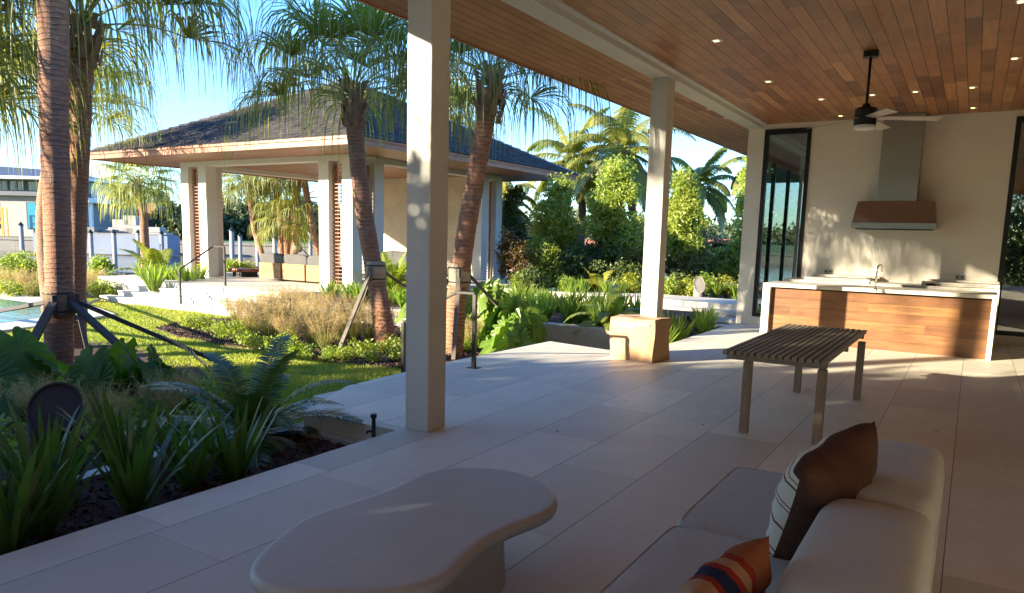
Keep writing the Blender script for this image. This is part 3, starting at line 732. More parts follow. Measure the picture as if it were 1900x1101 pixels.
def weld(o, d=.0008):
    import bmesh
    bm = bmesh.new(); bm.from_mesh(o.data); bmesh.ops.remove_doubles(bm, verts=bm.verts, dist=d); bm.to_mesh(o.data); bm.free(); return o
m = MB(); N = 8
rng = random.Random(4)
def boxp(u, v, w):
    x, y = u*hx, v*hy; z = w*hz
    bulge = .018*(1-u*u)*(1-(2*w-1)**2); x2 = x+(.012*math.sin(w*5+v*2))*(1 if u > 0 else -1)*(abs(u) > .9)
    return (x2, y+(bulge*(1 if v > 0 else -1) if abs(v) > .9 else 0), z+(.008*math.sin(u*4+v*3) if w > .95 else 0))
for (fix, val) in (('v', -1), ('v', 1), ('u', -1), ('u', 1)):
    b = len(m.V); vv = []
    for i in range(N+1):
        for j in range(N+1):
            a = 2*i/N-1; w_ = j/N
            vv.append(boxp(a, val, w_) if fix == 'v' else boxp(val, a, w_))
    ff = [(i*(N+1)+j, (i+1)*(N+1)+j, (i+1)*(N+1)+j+1, i*(N+1)+j+1) for i in range(N) for j in range(N)]
    if (fix == 'v') == (val > 0): ff = [f[::-1] for f in ff]
    m.add(vv, ff)
weld(m.build('side_panels', Mt['card'], o))
for s in (-1, 1):
    V = []
    for i in range(N+1):
        a = 2*i/N-1
        V += [boxp(a, s, 1.0), (a*hx, s*.006, hz+.008+.006*math.sin(a*3+s))]
    mesh('top_flap', V, [(2*i, 2*i+2, 2*i+3, 2*i+1)[::(1 if s < 0 else -1)] for i in range(N)], Mt['card'], o)
V = []
for i in range(N+1):
    a = 2*i/N-1
    V += [(a*hx, -.035, hz+.0135), (a*hx, .035, hz+.0135)]
mesh('tape', V, [(2*i, 2*i+2, 2*i+3, 2*i+1) for i in range(N)], Mt['tape'], o)
rg = random.Random(3)
def tapestrip(z, h, x0, x1):
    V = []; k = 24
    for i in range(k+1):
        x = x0+(x1-x0)*i/k; V += [(x, -hy-.0225, z-h/2+rg.uniform(-.006, .006)), (x, -hy-.0225, z+h/2+rg.uniform(-.006, .006))]
    return mesh('tape', V, [(2*i, 2*i+2, 2*i+3, 2*i+1) for i in range(k)], Mt['tape'], o)
tapestrip(hz-.07, .022, -hx*.9, hx*.8); tapestrip(hz-.105, .03, -hx*.5, hx*.15)
m = MB()
def ln(x0, x1, z0, z1): m.box(x0, x1, -hy-.0225, -hy-.0215, z0, z1)
x0, x1, z0, z1 = -.05, .13, .035, .185
for x in (x0, .0, x1): ln(x, x+.003, z0, z1)
for k in range(7): z = z0+(z1-z0)*k/6; ln(x0, x1, z, z+.0028)
for k in range(5):
    z = z0+.012+k*.025; ln(.01, .05+.012*(k % 3), z, z+.006); ln(.07, .1+.01*(k % 2), z, z+.006)
m.build('print', Mt['ink'], o)

# ------------------------------------------------------------------ sofa
o = thing('sofa', 'low grey linen sofa with deep seat cushions seen from behind its back', 'sofa', (-.5, 2.5, 0))
ox, oy = -.5, 2.5
def piping(sx, sy, sz, puff, k, parent):
    pts = []
    for e in range(4):
        for i in range(24):
            t = math.sin((2*i/24-1)*PI/2)
            u, v = ((t, -1), (1, t), (-t, 1), (-1, -t))[e]; s = 1/(abs(u)**k+abs(v)**k+1)**(1/k); x, y, z = u*s, v*s, s
            pts.append((x*sx/2, y*sy/2, z*sz/2))
    pts.append(pts[0]); MB().tube(pts, .0055, 6, False).build('piping', Mt['linen'], parent, True)
for k, (ya, yb) in enumerate(((3.0, 4.0), (2.0, 3.0), (1.0, 2.0))):
    V, F = cushion(.76, yb-ya-.004, .26, 20, .07, k+1, 14.0, .0012)
    sc_ = weld(mesh('seat_cushion', V, F, Mt['linen'], o, True, (-.615-ox, (ya+yb)/2-oy, .315)), .001); piping(.76, yb-ya-.004, .26, .07, 14.0, sc_)
    V, F = cushion(.37, yb-ya-.002, .50, 22, .07, k+5, 8.0, .003)
    c_ = weld(mesh('back_cushion', V, F, Mt['linen'], o, True, (-.205-ox, (ya+yb)/2-oy, .475)), .001)
MB().bbox(-.97-ox, -.03-ox, 1.0-oy, 3.985-oy, .06, .20, .02).build('base', Mt['linen'], o)
MB().bbox(-.055-ox, -.015-ox, 1.0-oy, 3.99-oy, .04, .60, .015).build('back_panel', Mt['linen'], o)
for x in (-.9, -.1):
    for y in (1.1, 3.9): MB().box(x-ox-.03, x-ox+.03, y-oy-.03, y-oy+.03, 0, .06).build('foot', Mt['black'], o)

def pillow(w, h, t, n=26, seed=0):
    "local: x width, z height, y thickness"
    V = []; F = []
    for s in (-1, 1):
        b = len(V)
        for i in range(n+1):
            for j in range(n+1):
                u = 2*i/n-1; v = 2*j/n-1
                pin = 1-.10*(u*u*v*v) ; ex = 1-.07*(1-u*u)*(v*v); ez = 1-.07*(1-v*v)*(u*u)
                th = ((1-u**4)*(1-v**4))**.55 if abs(u) < 1 and abs(v) < 1 else 0
                wr = .006*math.sin(u*9+v*5+seed)*th+.005*math.sin(v*14-u*4+seed*3)*th
                V.append((u*w/2*ez, s*(t/2*th+wr), v*h/2*ex))
        for i in range(n):
            for j in range(n):
                f = (b+i*(n+1)+j, b+(i+1)*(n+1)+j, b+(i+1)*(n+1)+j+1, b+i*(n+1)+j+1)
                F.append(f if s < 0 else f[::-1])
    return V, F
V, F = pillow(.52, .47, .22, 26, 1)
p1 = mesh('throw_pillow', V, F, Mt['pillow_brown'], None, True); weld(p1, .0005)
tag(p1, 'brown throw pillow with a cream striped face leaning on the sofa back', 'pillow')
V, F = pillow(.40, .40, .16, 26, 5)
p2 = mesh('throw_pillow', V, F, Mt['pillow_stripe'], None, True); weld(p2, .0005)
tag(p2, 'rust coloured throw pillow with navy and cream stripes at the picture edge', 'pillow')
def place_pillow(o, c, yaw, lean, roll=0):
    o.matrix_world = Matrix.Translation(Vector(c)) @ Matrix.Rotation(yaw, 4, 'Z') @ Matrix.Rotation(lean, 4, 'X') @ Matrix.Rotation(roll, 4, 'Y')
place_pillow(p1, (-.41, 3.02, .69), math.radians(74.5), math.radians(19), math.radians(-14))
place_pillow(p2, (-.54, 2.06, .57), math.radians(78), math.radians(18), math.radians(-8))

# ------------------------------------------------------------------ hose bib / small pipe at the patio edge
o = thing('water_spigot', 'short black standpipe with a side valve at the corner of the terrace', 'spigot', (-4.0, 4.42, -.2))
MB().tube([(0, 0, 0), (0, 0, .37)], .017, 12).build('pipe', Mt['black'], o, True)
MB().lathe([(.0, .355), (.026, .356), (.026, .385), (.0, .386)], 16).build('cap', Mt['black'], o)
MB().tube([(0, 0, .24), (-.04, -.03, .24), (-.045, -.034, .22)], .011, 8).build('valve', Mt['black'], o, True)

# ------------------------------------------------------------------ hand rails
def rail(label, pts_top, posts, w=.04, plate=()):
    o = thing('handrail', label, 'handrail', posts[0][0])
    O = np.array(posts[0][0], float)
    m = MB()
    for a, b in zip(pts_top[:-1], pts_top[1:]): m.bar(np.array(a)-O, np.array(b)-O, w, w*.6)
    m.build('top_rail', Mt['dark'], o)
    for b, h in posts:
        b = np.array(b, float)-O
        MB().box(b[0]-w/2, b[0]+w/2, b[1]-w/2, b[1]+w/2, b[2], b[2]+h-.012).build('post', Mt['dark'], o)
    for b in plate:
        b = np.array(b, float)-O
        MB().box(b[0]-.07, b[0]+.07, b[1]-.07, b[1]+.07, b[2], b[2]+.008).build('base_plate', Mt['dark'], o)
    return o
A1 = np.array([-5.144, 7.52, 0]); B1 = np.array([-6.28, 7.52, -.43])
rail('bronze handrail beside the garden steps of the terrace, right of the near column', [A1+[0, 0, .93], A1+[-.28, 0, .93], B1+[0, 0, .91]], [(A1, .93), (B1, .915)], .045, [A1])

# leaf litter
rl = random.Random(12); proto = None
for k in range(16):
    x, y = rl.uniform(-3.3, .6), rl.uniform(3.6, 11.5)
    if proto is None:
        V = [(-.03, 0, .002), (-.01, -.012, .008), (.02, -.008, .004), (.035, 0, .012), (.015, .011, .005), (-.012, .01, .007)]
        proto = tag(mesh('fallen_leaf', V, [(0, 1, 2, 3, 4, 5)], Mt['boot'], None, False, (x, y, .002)), 'tiny dry brown leaf lying on the terrace floor', 'leaf', 'leaf litter on the terrace floor')
    else:
        o = proto.copy(); COL.objects.link(o); o.location = (x, y, .002); o.rotation_euler = (0, 0, rl.uniform(0, 6)); s_ = rl.uniform(.4, 1.0); o.scale = (s_, s_, s_)

# ================================================================== PAVILION
PX1, PY0, PW, PL = -13.71, 14.34, 7.17, 7.22
PX0, PY1 = PX1-PW, PY0+PL
DZ, TZ, EZ, AZ, OV, SP, PS = .15, 3.62, 3.62, 6.4, 1.84, .85, .37
pav = thing('pavilion', 'square garden pavilion with a dark slate hip roof, cream posts and timber louvers', 'pavilion', (PX1, PY0, DZ))
OX = (-PX1, -PY0, -DZ)
def pb(m, name, mat, smooth=False): return m.build(name, mat, pav, smooth, OX)
struct(MB().prism([(-22.0, 12.25), (-14.05, 12.25), (-13.45, 13.3), (-13.45, 22.2), (-22.0, 22.2)], -.45, DZ).build('pavilion_deck', Mt['deck']))
m = MB()
for k in range(3):
    z = DZ-.1375*(k+1)
    x1 = -14.1+.28*0; 
    m.prism([(-19.6-.35*k, 12.247-.31*k), (x1, 12.247-.31*k), (x1, 12.247-.31*(k+1)), (-19.6-.35*k, 12.247-.31*(k+1))], z-.045, z)
    m.prism([(-19.6-.35*k, 12.247-.31*k), (x1, 12.247-.31*k), (x1, 12.247-.31*(k+1)+.035), (-19.6-.35*k, 12.247-.31*(k+1)+.035)], -.45, z-.047)
struct(m.build('pavilion_steps', Mt['coping']))
def post(x, y): pb(MB().bbox(x, x+PS, y, y+PS, DZ, TZ-.14, .006), 'post', Mt['stucco_col'])
def louver(x0, x1, y, alongx=True):
    m = MB(); z0, z1 = DZ+.02, TZ-.2
    def b(a0, a1, c0, c1, e0, e1):
        if alongx: m.box(a0, a1, c0, c1, e0, e1)
        else: m.box(c0, c1, a0, a1, e0, e1)
    for a in (x0+.06, x1-.10): b(a, a+.04, y-.03, y+.03, z0, z1)
    mid = (x0+x1)/2+.07; b(mid, mid+.03, y+.031, y+.06, z0, z1)
    n = 33
    for i in range(n):
        z = z0+(z1-z0)*(i+.5)/n; b(x0+.002, x1-.002, y-.045, y-.031, z-.011, z+.011)
    pb(m, 'louver', Mt['louver'])
c = PS; g = SP
# corner groups: corner post, two flanking posts, louvers between
for (cxn, cyn, sx, sy) in ((PX0, PY0, 1, 1), (PX1-c, PY0, -1, 1), (PX1-c, PY1-c, -1, -1), (PX0, PY1-c, 1, -1)):
    post(cxn, cyn); post(cxn+sx*g, cyn); post(cxn, cyn+sy*g)
    xa, xb = (cxn+c, cxn+g) if sx > 0 else (cxn-g+c, cxn)
    louver(xa, xb, cyn+c/2)
    ya, yb = (cyn+c, cyn+g) if sy > 0 else (cyn-g+c, cyn)
    louver(ya, yb, cxn+c/2, False)
m = MB(); bz0, bz1 = TZ-.14, TZ+.12
m.box(PX0, PX1, PY0, PY0+c, bz0, bz1); m.box(PX0, PX1, PY1-c, PY1, bz0, bz1)
m.box(PX0, PX0+c, PY0+c, PY1-c, bz0, bz1); m.box(PX1-c, PX1, PY0+c, PY1-c, bz0, bz1)
pb(m, 'beam', Mt['stucco_col'])
pb(MB().box(PX0+c, PX1-c, PY0+c, PY1-c, TZ+.0, TZ+.05), 'ceiling', Mt['pav_ceil'])
EX0, EX1, EY0, EY1 = PX0-OV, PX1+OV, PY0-OV, PY1+OV
m = MB(); s = .02
m.box(EX0+s, EX1-s, EY0+s, PY0-.003, TZ+.0, TZ+.04); m.box(EX0+s, EX1-s, PY1+.003, EY1-s, TZ+.0, TZ+.04)
m.box(EX0+s, PX0-.003, PY0-.002, PY1+.002, TZ+.0, TZ+.04); m.box(PX1+.003, EX1-s, PY0-.002, PY1+.002, TZ+.0, TZ+.04)
pb(m, 'soffit', Mt['pav_ceil'])
m = MB(); h0, h1 = TZ-.03, TZ+.15
m.box(EX0, EX1, EY0, EY0+.03, h0, h1); m.box(EX0, EX1, EY1-.03, EY1, h0, h1)
m.box(EX0, EX0+.03, EY0+.03, EY1-.03, h0, h1); m.box(EX1-.03, EX1, EY0+.03, EY1-.03, h0, h1)
m.box(EX0-.035, EX1+.035, EY0-.035, EY0-.002, h1-.05, h1+.01); m.box(EX1+.002, EX1+.035, EY0-.001, EY1+.035, h1-.05, h1+.01)
m.box(EX0-.035, EX0-.002, EY0-.001, EY1+.035, h1-.05, h1+.01)
pb(m, 'fascia', Mt['fascia'])
# roof: courses of single slate tiles on each face
apx, apy = (EX0+EX1)/2, (EY0+EY1)/2; half = (EX1-EX0)/2+.05; halfy = (EY1-EY0)/2+.05; zb = h1-.0
rr = random.Random(7); m = MB(); NC = 27
for face in range(4):
    T = Matrix.Translation((apx, apy, 0)) @ Matrix.Rotation(face*PI/2, 4, 'Z')
    hf = half
    ch = hf/NC
    for i in range(NC):
        d0 = hf-i*ch; d1 = hf-(i+1)*ch-.09            # distance from axis (towards -y in local)
        z0 = zb+(AZ-zb)*(hf-d0)/hf; z1 = zb+(AZ-zb)*(hf-max(d1, 0))/hf
        x = -d0
        while x < d0:
            w = .22+rr.uniform(-.03, .05); xe = min(x+w, d0)
            if xe-x > .03:
                l = rr.uniform(.006, .022); e0 = rr.uniform(-.012, .012)
                xa0, xb0 = max(x+.004, -d0), min(xe-.004, d0)
                lim = max(d1, .01)
                xa1, xb1 = max(xa0, -lim), min(xb0, lim)
                if xb1 < xa1: xa1 = xb1 = (xa0+xb0)/2*lim/d0
                th = .022
                V = [(xa0, -d0-e0, z0+th+l), (xb0, -d0-e0, z0+th+l), (xb1, -lim, z1+.006), (xa1, -lim, z1+.006), (xa0, -d0-e0, z0+l-.012), (xb0, -d0-e0, z0+l-.012)]
                V = [tuple(T @ Vector(v)) for v in V]
                m.add(V, [(0, 1, 2, 3), (4, 5, 1, 0), (5, 2, 1), (4, 0, 3)])
            x = xe
    V = [T @ Vector(v) for v in ((-hf, -hf, zb-.002), (hf, -hf, zb-.002), (0, 0, AZ-.005))]
    m.add(V, [(0, 1, 2)])
pb(m, 'roof', Mt['roof'])
m = MB(); Lh = math.sqrt(2)*half
for face in range(4):
    T = Matrix.Translation((apx, apy, 0)) @ Matrix.Rotation(face*PI/2+PI/4, 4, 'Z')
    n = 26
    for i in range(n):
        a = Lh*(1-i/n)+.02; b = Lh*(1-(i+1)/n)-.03
        z0 = zb+(AZ-zb)*(1-a/Lh)+.05; z1 = zb+(AZ-zb)*(1-b/Lh)+.02
        V = [(-.13, -a, z0-.05), (0, -a, z0+.035), (.13, -a, z0-.05), (-.11, -b, z1-.055), (0, -b, z1+.02), (.11, -b, z1-.055)]
        m.add([tuple(T @ Vector(v)) for v in V], [(0, 1, 4, 3), (1, 2, 5, 4), (0, 2, 1)])
pb(m, 'hip_cap', Mt['hip'])
# coral stone wall at the back
m = MB(); m.box(-18.9, PX1-.62, PY1-.42, PY1-.15, DZ, TZ-.01)
pb(m, 'stone_wall', Mt['coral'])
pb(MB().bbox(-14.9, -14.76, PY1-.47, PY1-.421, 3.05, 3.4, .01), 'wall_speaker', Mt['white'])
rail('bronze handrail at the left end of the pavilion steps, ending on the lawn',
     [gz(418, 530.4, .15)+np.array([0, 0, 1.02]), gz(418, 530.4, .15)+np.array([-.45, 0, 1.02]), np.array([*gz(336, 574, -.4)[:2], .6])],
     [(gz(418, 530.4, .15), 1.02), (gz(336, 574, -.4), .99)], .045)

# outdoor lounge in the pavilion: three slat backed modules with cushions
lounge = thing('outdoor_sofa', 'row of slat backed teak sofa modules with charcoal cushions in the pavilion', 'outdoor sofa', (-18.1, 14.95, DZ), math.radians(-1))
xs = 0.0
for k in range(3):
    w = 1.02
    MB().box(xs, xs+w-.07, 0, .05, .06, .52).build('slatted_back', Mt['teak'], lounge)
    MB().box(xs+.02, xs+w-.09, .052, .85, .08, .33).build('seat_base', Mt['teakleg'], lounge)
    V, F = cushion(w-.04, .17, .36, 8, .2, k); weld(mesh('back_cushion', V, F, Mt['cushion'], lounge, True, (xs+w/2-.04, .14, .60)))
    V, F = cushion(w-.05, .7, .16, 8, .2, k); weld(mesh('seat_cushion', V, F, Mt['cushion'], lounge, True, (xs+w/2-.04, .55, .41)))
    xs += w
o = thing('low_table', 'low brown timber table beside the slatted sofa on the pavilion deck', 'low table', gz(455, 513, .15))
MB().bbox(-.45, .45, -.3, .3, .16, .25, .01).build('top', Mt['louver'], o); MB().box(-.35, .35, -.2, .2, 0, .159).build('base', Mt['black'], o)
o = thing('lounge_chair', 'rounded charcoal outdoor chair seen behind the leaning palm in the pavilion', 'chair', (*on(735, 500, 'y', 17.0)[:2], DZ))
V, F = cushion(1.0, .25, .42, 8, .15, 3); weld(mesh('back', V, F, Mt['cushion'], o, True, (0, 0, .72)))
V, F = cushion(1.0, .8, .25, 8, .15, 4); weld(mesh('seat', V, F, Mt['cushion'], o, True, (0, .4, .35)))
MB().box(-.48, .48, -.1, .78, .05, .2).build('base', Mt['louver'], o)
o = thing('lantern', 'small dark framed lantern standing near the stone wall, right of the near column', 'lantern', gz(830, 523, .15))
m = MB()
for x in (-.09, .09):
    for y in (-.09, .09): m.box(x-.012, x+.012, y-.012, y+.012, 0, .42)
m.box(-.11, .11, -.11, .11, -.0, .02).box(-.11, .11, -.11, .11, .42, .45).tube([(-.07, 0, .45), (-.05, 0, .53), (.05, 0, .53), (.07, 0, .45)], .008, 6)
m.build('frame', Mt['black'], o); MB().lathe([(.04, .02), (.04, .2)], 12).build('candle', Mt['white'], o)

# ================================================================== PLANT GEOMETRY
rs = np.random.RandomState(11)
def quads(P_):  # P_: (n,4,3)
    n = len(P_); return P_.reshape(-1, 3), np.arange(n*4).reshape(n, 4)
def strips(C, Wv):
    "C: (n,k,3) centre lines, Wv: (n,k,3) half width vectors -> quad mesh arrays"
    n, k, _ = C.shape; V = np.stack([C-Wv, C+Wv], 2).reshape(n, k*2, 3)
    i = np.arange(k-1); q = np.stack([2*i, 2*i+1, 2*i+3, 2*i+2], 1)
    F = (q[None]+(np.arange(n)*k*2)[:, None, None]).reshape(-1, 4)
    return V.reshape(-1, 3), F
def merge(L):
    V = []; F = []; b = 0
    for v, f in L: V.append(v); F.append(f+b); b += len(v)
    return np.concatenate(V), np.concatenate(F)
def norm(a): return a/np.maximum(np.linalg.norm(a, axis=-1, keepdims=True), 1e-9)

def blades(n, h, w, spread, droop, r0=.05, k=6, seed=0, hv=.3, tipw=.05, fold=False):
    "clump of strap leaves from the ground"
    r = np.random.RandomState(seed); az = r.uniform(0, 2*PI, n); ln_ = h*(1-hv*r.rand(n)); el = PI/2-spread*np.sqrt(r.rand(n))
    d = np.stack([np.cos(az)*np.cos(el), np.sin(az)*np.cos(el), np.sin(el)], 1)
    p = np.stack([np.cos(az)*r0*r.rand(n), np.sin(az)*r0*r.rand(n), np.zeros(n)], 1)
    C = np.zeros((n, k, 3)); C[:, 0] = p; dr = droop*(.5+r.rand(n))
    D = [d]
    for i in range(1, k):
        d = norm(d+np.stack([np.zeros(n), np.zeros(n), -dr*(i/k)**1.5], 1)); D.append(d); C[:, i] = C[:, i-1]+d*(ln_/(k-1))[:, None]
    D = np.stack(D, 1); side = norm(np.cross(D, np.array([0, 0, 1.0])+r.normal(0, .25, (n, 1, 3))))
    t = np.linspace(0, 1, k); wt_ = w*(np.minimum(1, .55+t*1.8)*(1-t**3)+tipw)
    return strips(C, side*wt_[None, :, None]*(.8+.4*r.rand(n))[:, None, None]/2)

def frond_pinnate(L, arch, nl, lw, ll, elev, k=14, seed=0, vee=.35, droopl=.35, start=.12):
    "one feather frond along +x rising at elev; returns leaflets mesh and rachis pts"
    r = np.random.RandomState(seed); d = np.array([math.cos(elev), 0, math.sin(elev)]); P_ = [np.zeros(3)]; D = [d]
    for i in range(k):
        d = norm(d+np.array([0, 0, -arch/k*(1+i/k)])); P_.append(P_[-1]+d*L/k); D.append(d)
    P_ = np.array(P_); D = np.array(D)
    t = np.linspace(start, 1, nl); idx = t*k; i0 = np.minimum(idx.astype(int), k-1); f = (idx-i0)[:, None]
    B = P_[i0]*(1-f)+P_[i0+1]*f; T = norm(D[i0]*(1-f)+D[i0+1]*f); out = []
    side = np.array([0, 1.0, 0]); up = norm(np.cross(T, side)*-1); up = np.where(up[:, 2:3] < 0, -up, up)
    env = np.sin(np.clip((t*.93+.09), 0, 1)*PI)**.55
    for s in (-1, 1):
        dd = norm(side*s*.95+T*.45+up*vee+r.normal(0, .05, (nl, 3)))
        l = ll*env*(.9+.2*r.rand(nl)); k2 = 4; C = np.zeros((nl, k2, 3)); C[:, 0] = B; DD = [dd]; d2 = dd
        for j in range(1, k2):
            d2 = norm(d2+np.array([0, 0, -droopl*j/k2])); DD.append(d2); C[:, j] = C[:, j-1]+d2*(l/(k2-1))[:, None]
        DD = np.stack(DD, 1); wv = norm(np.cross(DD, up[:, None, :]+1e-3))
        wt_ = lw*np.array([.7, 1, .75, .08])/2
        out.append(strips(C, wv*wt_[None, :, None]))
    return merge(out), P_
def rotz(V, a):
    c_, s_ = math.cos(a), math.sin(a); R_ = np.array([[c_, -s_, 0], [s_, c_, 0], [0, 0, 1]]); return V @ R_.T

def fan_frond(pet, seg, nseg, elev, seed, droop=.5, curl=1.9, w=.03):
    "ribbon fan frond: petiole then a fan whose segments hang"
    r = np.random.RandomState(seed); d = np.array([math.cos(elev), 0, math.sin(elev)]); P_ = [np.zeros(3)]
    for i in range(6):
        d = norm(d+np.array([0, 0, -droop/6])); P_.append(P_[-1]+d*pet/6)
    P_ = np.array(P_); hub = P_[-1]; ax = d; side = np.array([0, 1.0, 0]); upv = norm(np.cross(ax, side)); upv = -upv if upv[2] < 0 else upv
    th = np.linspace(-1.0, 1.0, nseg)*math.radians(118)+r.normal(0, .02, nseg)
    base = hub+ax*np.linspace(0, 1, nseg)[:, None]*0
    dd = norm(np.cos(th)[:, None]*ax+np.sin(th)[:, None]*side+upv*(.22+.25*np.abs(np.sin(th)))[:, None]+r.normal(0, .03, (nseg, 3)))
    ln_ = seg*(.80+.2*np.cos(th))*(.9+.2*r.rand(nseg)); k = 9; C = np.zeros((nseg, k, 3)); C[:, 0] = hub+dd*.02; D = [dd]; d2 = dd
    cr = curl*(.75+.5*r.rand(nseg))
    for j in range(1, k):
        gq = np.zeros((nseg, 3)); gq[:, 2] = -cr*max(0, (j-2.2)/k)*.9
        d2 = norm(d2+gq+r.normal(0, .02, (nseg, 3))); D.append(d2); C[:, j] = C[:, j-1]+d2*(ln_/(k-1))[:, None]
    D = np.stack(D, 1); wv = norm(np.cross(D, upv+r.normal(0, .2, (nseg, 1, 3))))
    wt_ = w*np.array([.35, 1.0, 1.15, 1.0, .8, .6, .45, .3, .12])/2
    return strips(C, wv*wt_[None, :, None]), P_

def palm_crown(nf, pet, seg, nseg, seed, w=.03, lo=-.35, hi=1.35, curl=1.9):
    r = np.random.RandomState(seed); L = []; pm = MB(); ga = 2.39996
    for i in range(nf):
        t = (i+.5)/nf; el = lo+(hi-lo)*t; az = i*ga+r.normal(0, .12)
        (V, F), P_ = fan_frond(pet*(.85+.3*r.rand())*(1 if el < 1.0 else .8), seg, nseg, el, seed*100+i, droop=.55+.3*r.rand(), curl=curl, w=w)
        off = np.array([.07, 0, .25*t]); V = rotz(V+off, az); P_ = rotz(P_+off, az); L.append((V, F))
        pm.tube(P_, [.022, .018, .015, .013, .011, .01, .009], 5, False)
    return merge(L), pm

def leafcloud(blobs, n, size, seed, flat=.5):
    "blobs: (cx,cy,cz,rx,ry,rz); leaves in clumps near the blob surfaces"
    r = np.random.RandomState(seed); vol = np.array([b[3]*b[4]*b[5] for b in blobs])**.67; cnt = (n*vol/vol.sum()).astype(int); L = []
    for b, c_ in zip(blobs, cnt):
        if c_ < 4: continue
        nc = max(4, c_//14); u = norm(r.normal(0, 1, (nc, 3))); rad = r.uniform(.45, 1.04, (nc, 1))**.6
        cc = u*rad; ci = r.randint(0, nc, c_); p = cc[ci]*np.array(b[3:6])+r.normal(0, 1, (c_, 3))*size*1.5+np.array(b[:3])
        nrm = norm(u[ci]*.7+np.array([0, 0, .35])+r.normal(0, .65, (c_, 3)))
        a = norm(np.cross(nrm, r.normal(0, 1, (c_, 3)))); bb = np.cross(nrm, a); s = size*(.6+.8*r.rand(c_))[:, None]
        L.append(quads(np.stack([p-a*s, p-bb*s*.42+nrm*s*.1, p+a*s, p+bb*s*.42+nrm*s*.1], 1)))
    return merge(L)

def trunk_mesh(pts, rad, n=16, lump=.0, seed=0):
    "smooth curved trunk through points"
    P_ = [Vector(tuple(map(float, p))) for p in pts]; out = []; R_ = []
    m = len(P_)
    for i in range(m-1):
        p0 = P_[max(i-1, 0)]; p1 = P_[i]; p2 = P_[i+1]; p3 = P_[min(i+2, m-1)]
        st = max(4, int((p2-p1).length/.07))
        for j in range(st):
            t = j/st; out.append(.5*((2*p1)+(p2-p0)*t+(2*p0-5*p1+4*p2-p3)*t*t+(3*p1-p0-3*p2+p3)*t**3)); R_.append(rad[i]*(1-t)+rad[i+1]*t)
    out.append(P_[-1]); R_.append(rad[-1])
    rg = random.Random(seed); R2 = [r_*(1+rg.uniform(-lump, lump)) for r_ in R_]
    return MB().tube(out, R2, n)

CROWNS = {}
def crown_data(key):
    if key in CROWNS: return CROWNS[key]
    if key == 'big':  (V, F), pm = palm_crown(23, 1.5, 2.2, 46, 3, .033, lo=.3, curl=4.3)
    elif key == 'big2': (V, F), pm = palm_crown(22, 1.45, 2.1, 46, 8, .033, lo=.28, curl=4.3)
    elif key == 'mid': (V, F), pm = palm_crown(24, .95, 1.5, 34, 5, .042, lo=-.4, curl=3.2)
    CROWNS[key] = (V, F, pm); return CROWNS[key]
def fan_palm(label, pts, rad, crown, seed=0, group=None, lift=.25, csc=1.0, boots=14, trunk_n=18, mat='frond', rz=None):
    base = np.array(pts[0], float); o = thing('fan_palm', label, 'palm tree', base, 0, group)
    loc = [np.array(p, float)-base for p in pts]
    trunk_mesh(loc, rad, trunk_n, .03, seed).build('trunk', Mt['bark'], o, True)
    top = loc[-1]; V, F, pm = crown_data(crown); a = seed*1.3 if rz is None else rz
    V2 = rotz(V*csc, a)+top+np.array([0, 0, .05]); mesh('crown', V2, F, Mt[mat], o)
    pv = rotz(np.array(pm.V)*csc, a)+top+np.array([0, 0, .05]); mesh('petioles', pv, pm.F, Mt['petiole'], o, True)
    r = random.Random(seed); m = MB(); rt = rad[-1]
    for i in range(boots):
        az = i*2.4; z = -.55+.75*i/boots; h = r.uniform(.16, .3); tl = r.uniform(.03, .12); w = .055
        cx_, cy_ = math.cos(az), math.sin(az); b = top+np.array([cx_*rt*.95, cy_*rt*.95, z]); t = b+np.array([cx_*tl, cy_*tl, h]); sd_ = np.array([-cy_, cx_, 0])*w; th = np.array([cx_, cy_, 0])*.02
        m.add([b-sd_*1.3, b+sd_*1.3, t+sd_*.7, t-sd_*.7, b-sd_*1.3+th, b+sd_*1.3+th, t+sd_*.7+th, t-sd_*.7+th], [(0, 3, 2, 1), (4, 5, 6, 7), (0, 1, 5, 4), (1, 2, 6, 5), (2, 3, 7, 6), (3, 0, 4, 7)])
    m.build('leaf_bases', Mt['boot'], o)
    return o
def tp(y, *pp): return [on(px, py, 'y', y) for px, py in pp]

# ------------------------------------------------------------------ near palms
P1 = tp(5.15, (107, 705), (110, 560), (106, 400), (100, 200), (97, 0)); P1.append(P1[-1]+np.array([-.05, 0, 1.15]))
fan_palm('thick ringed palm trunk, the leftmost and nearest of the big palms', P1, [.195, .168, .165, .168, .175, .18], 'big', 1, mat='frond')
P2 = tp(6.6, (140, 690), (141, 560), (143, 400), (148, 250), (150, 120), (152, 62))
fan_palm('palm trunk directly behind the thick nearest palm, its crown just under the top edge', P2, [.19, .155, .15, .155, .19, .22], 'big2', 2, boots=26)
P3 = tp(10.0, (717, 655), (708, 580), (690, 480), (672, 370), (661, 270), (655, 185))
fan_palm('leaning palm left of the near column, bending left towards the pavilion roof', P3, [.22, .17, .16, .152, .145, .17], 'big', 3, boots=26, csc=.84)
P4 = tp(10.2, (838, 665), (846, 570), (862, 450), (884, 320), (900, 230), (908, 165))
fan_palm('leaning palm right of the near column, bending right under the porch eave', P4, [.20, .175, .162, .153, .148, .175], 'big2', 4, boots=26, csc=.74)
P6 = [G(-12.05, 19.5, -.4), G(-12.05, 19.5, 2), atd(113, 205, 19.5)]
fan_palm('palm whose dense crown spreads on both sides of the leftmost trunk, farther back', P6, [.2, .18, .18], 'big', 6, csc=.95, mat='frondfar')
P7 = [G(-8.5, 10.5, -.4), G(-8.6, 10.5, 2), G(-8.6, 10.5, 3.5)]
fan_palm('palm with long hanging ribbons entering the picture at the upper left corner', P7, [.2, .18, .2], 'big2', 9, csc=1.0)
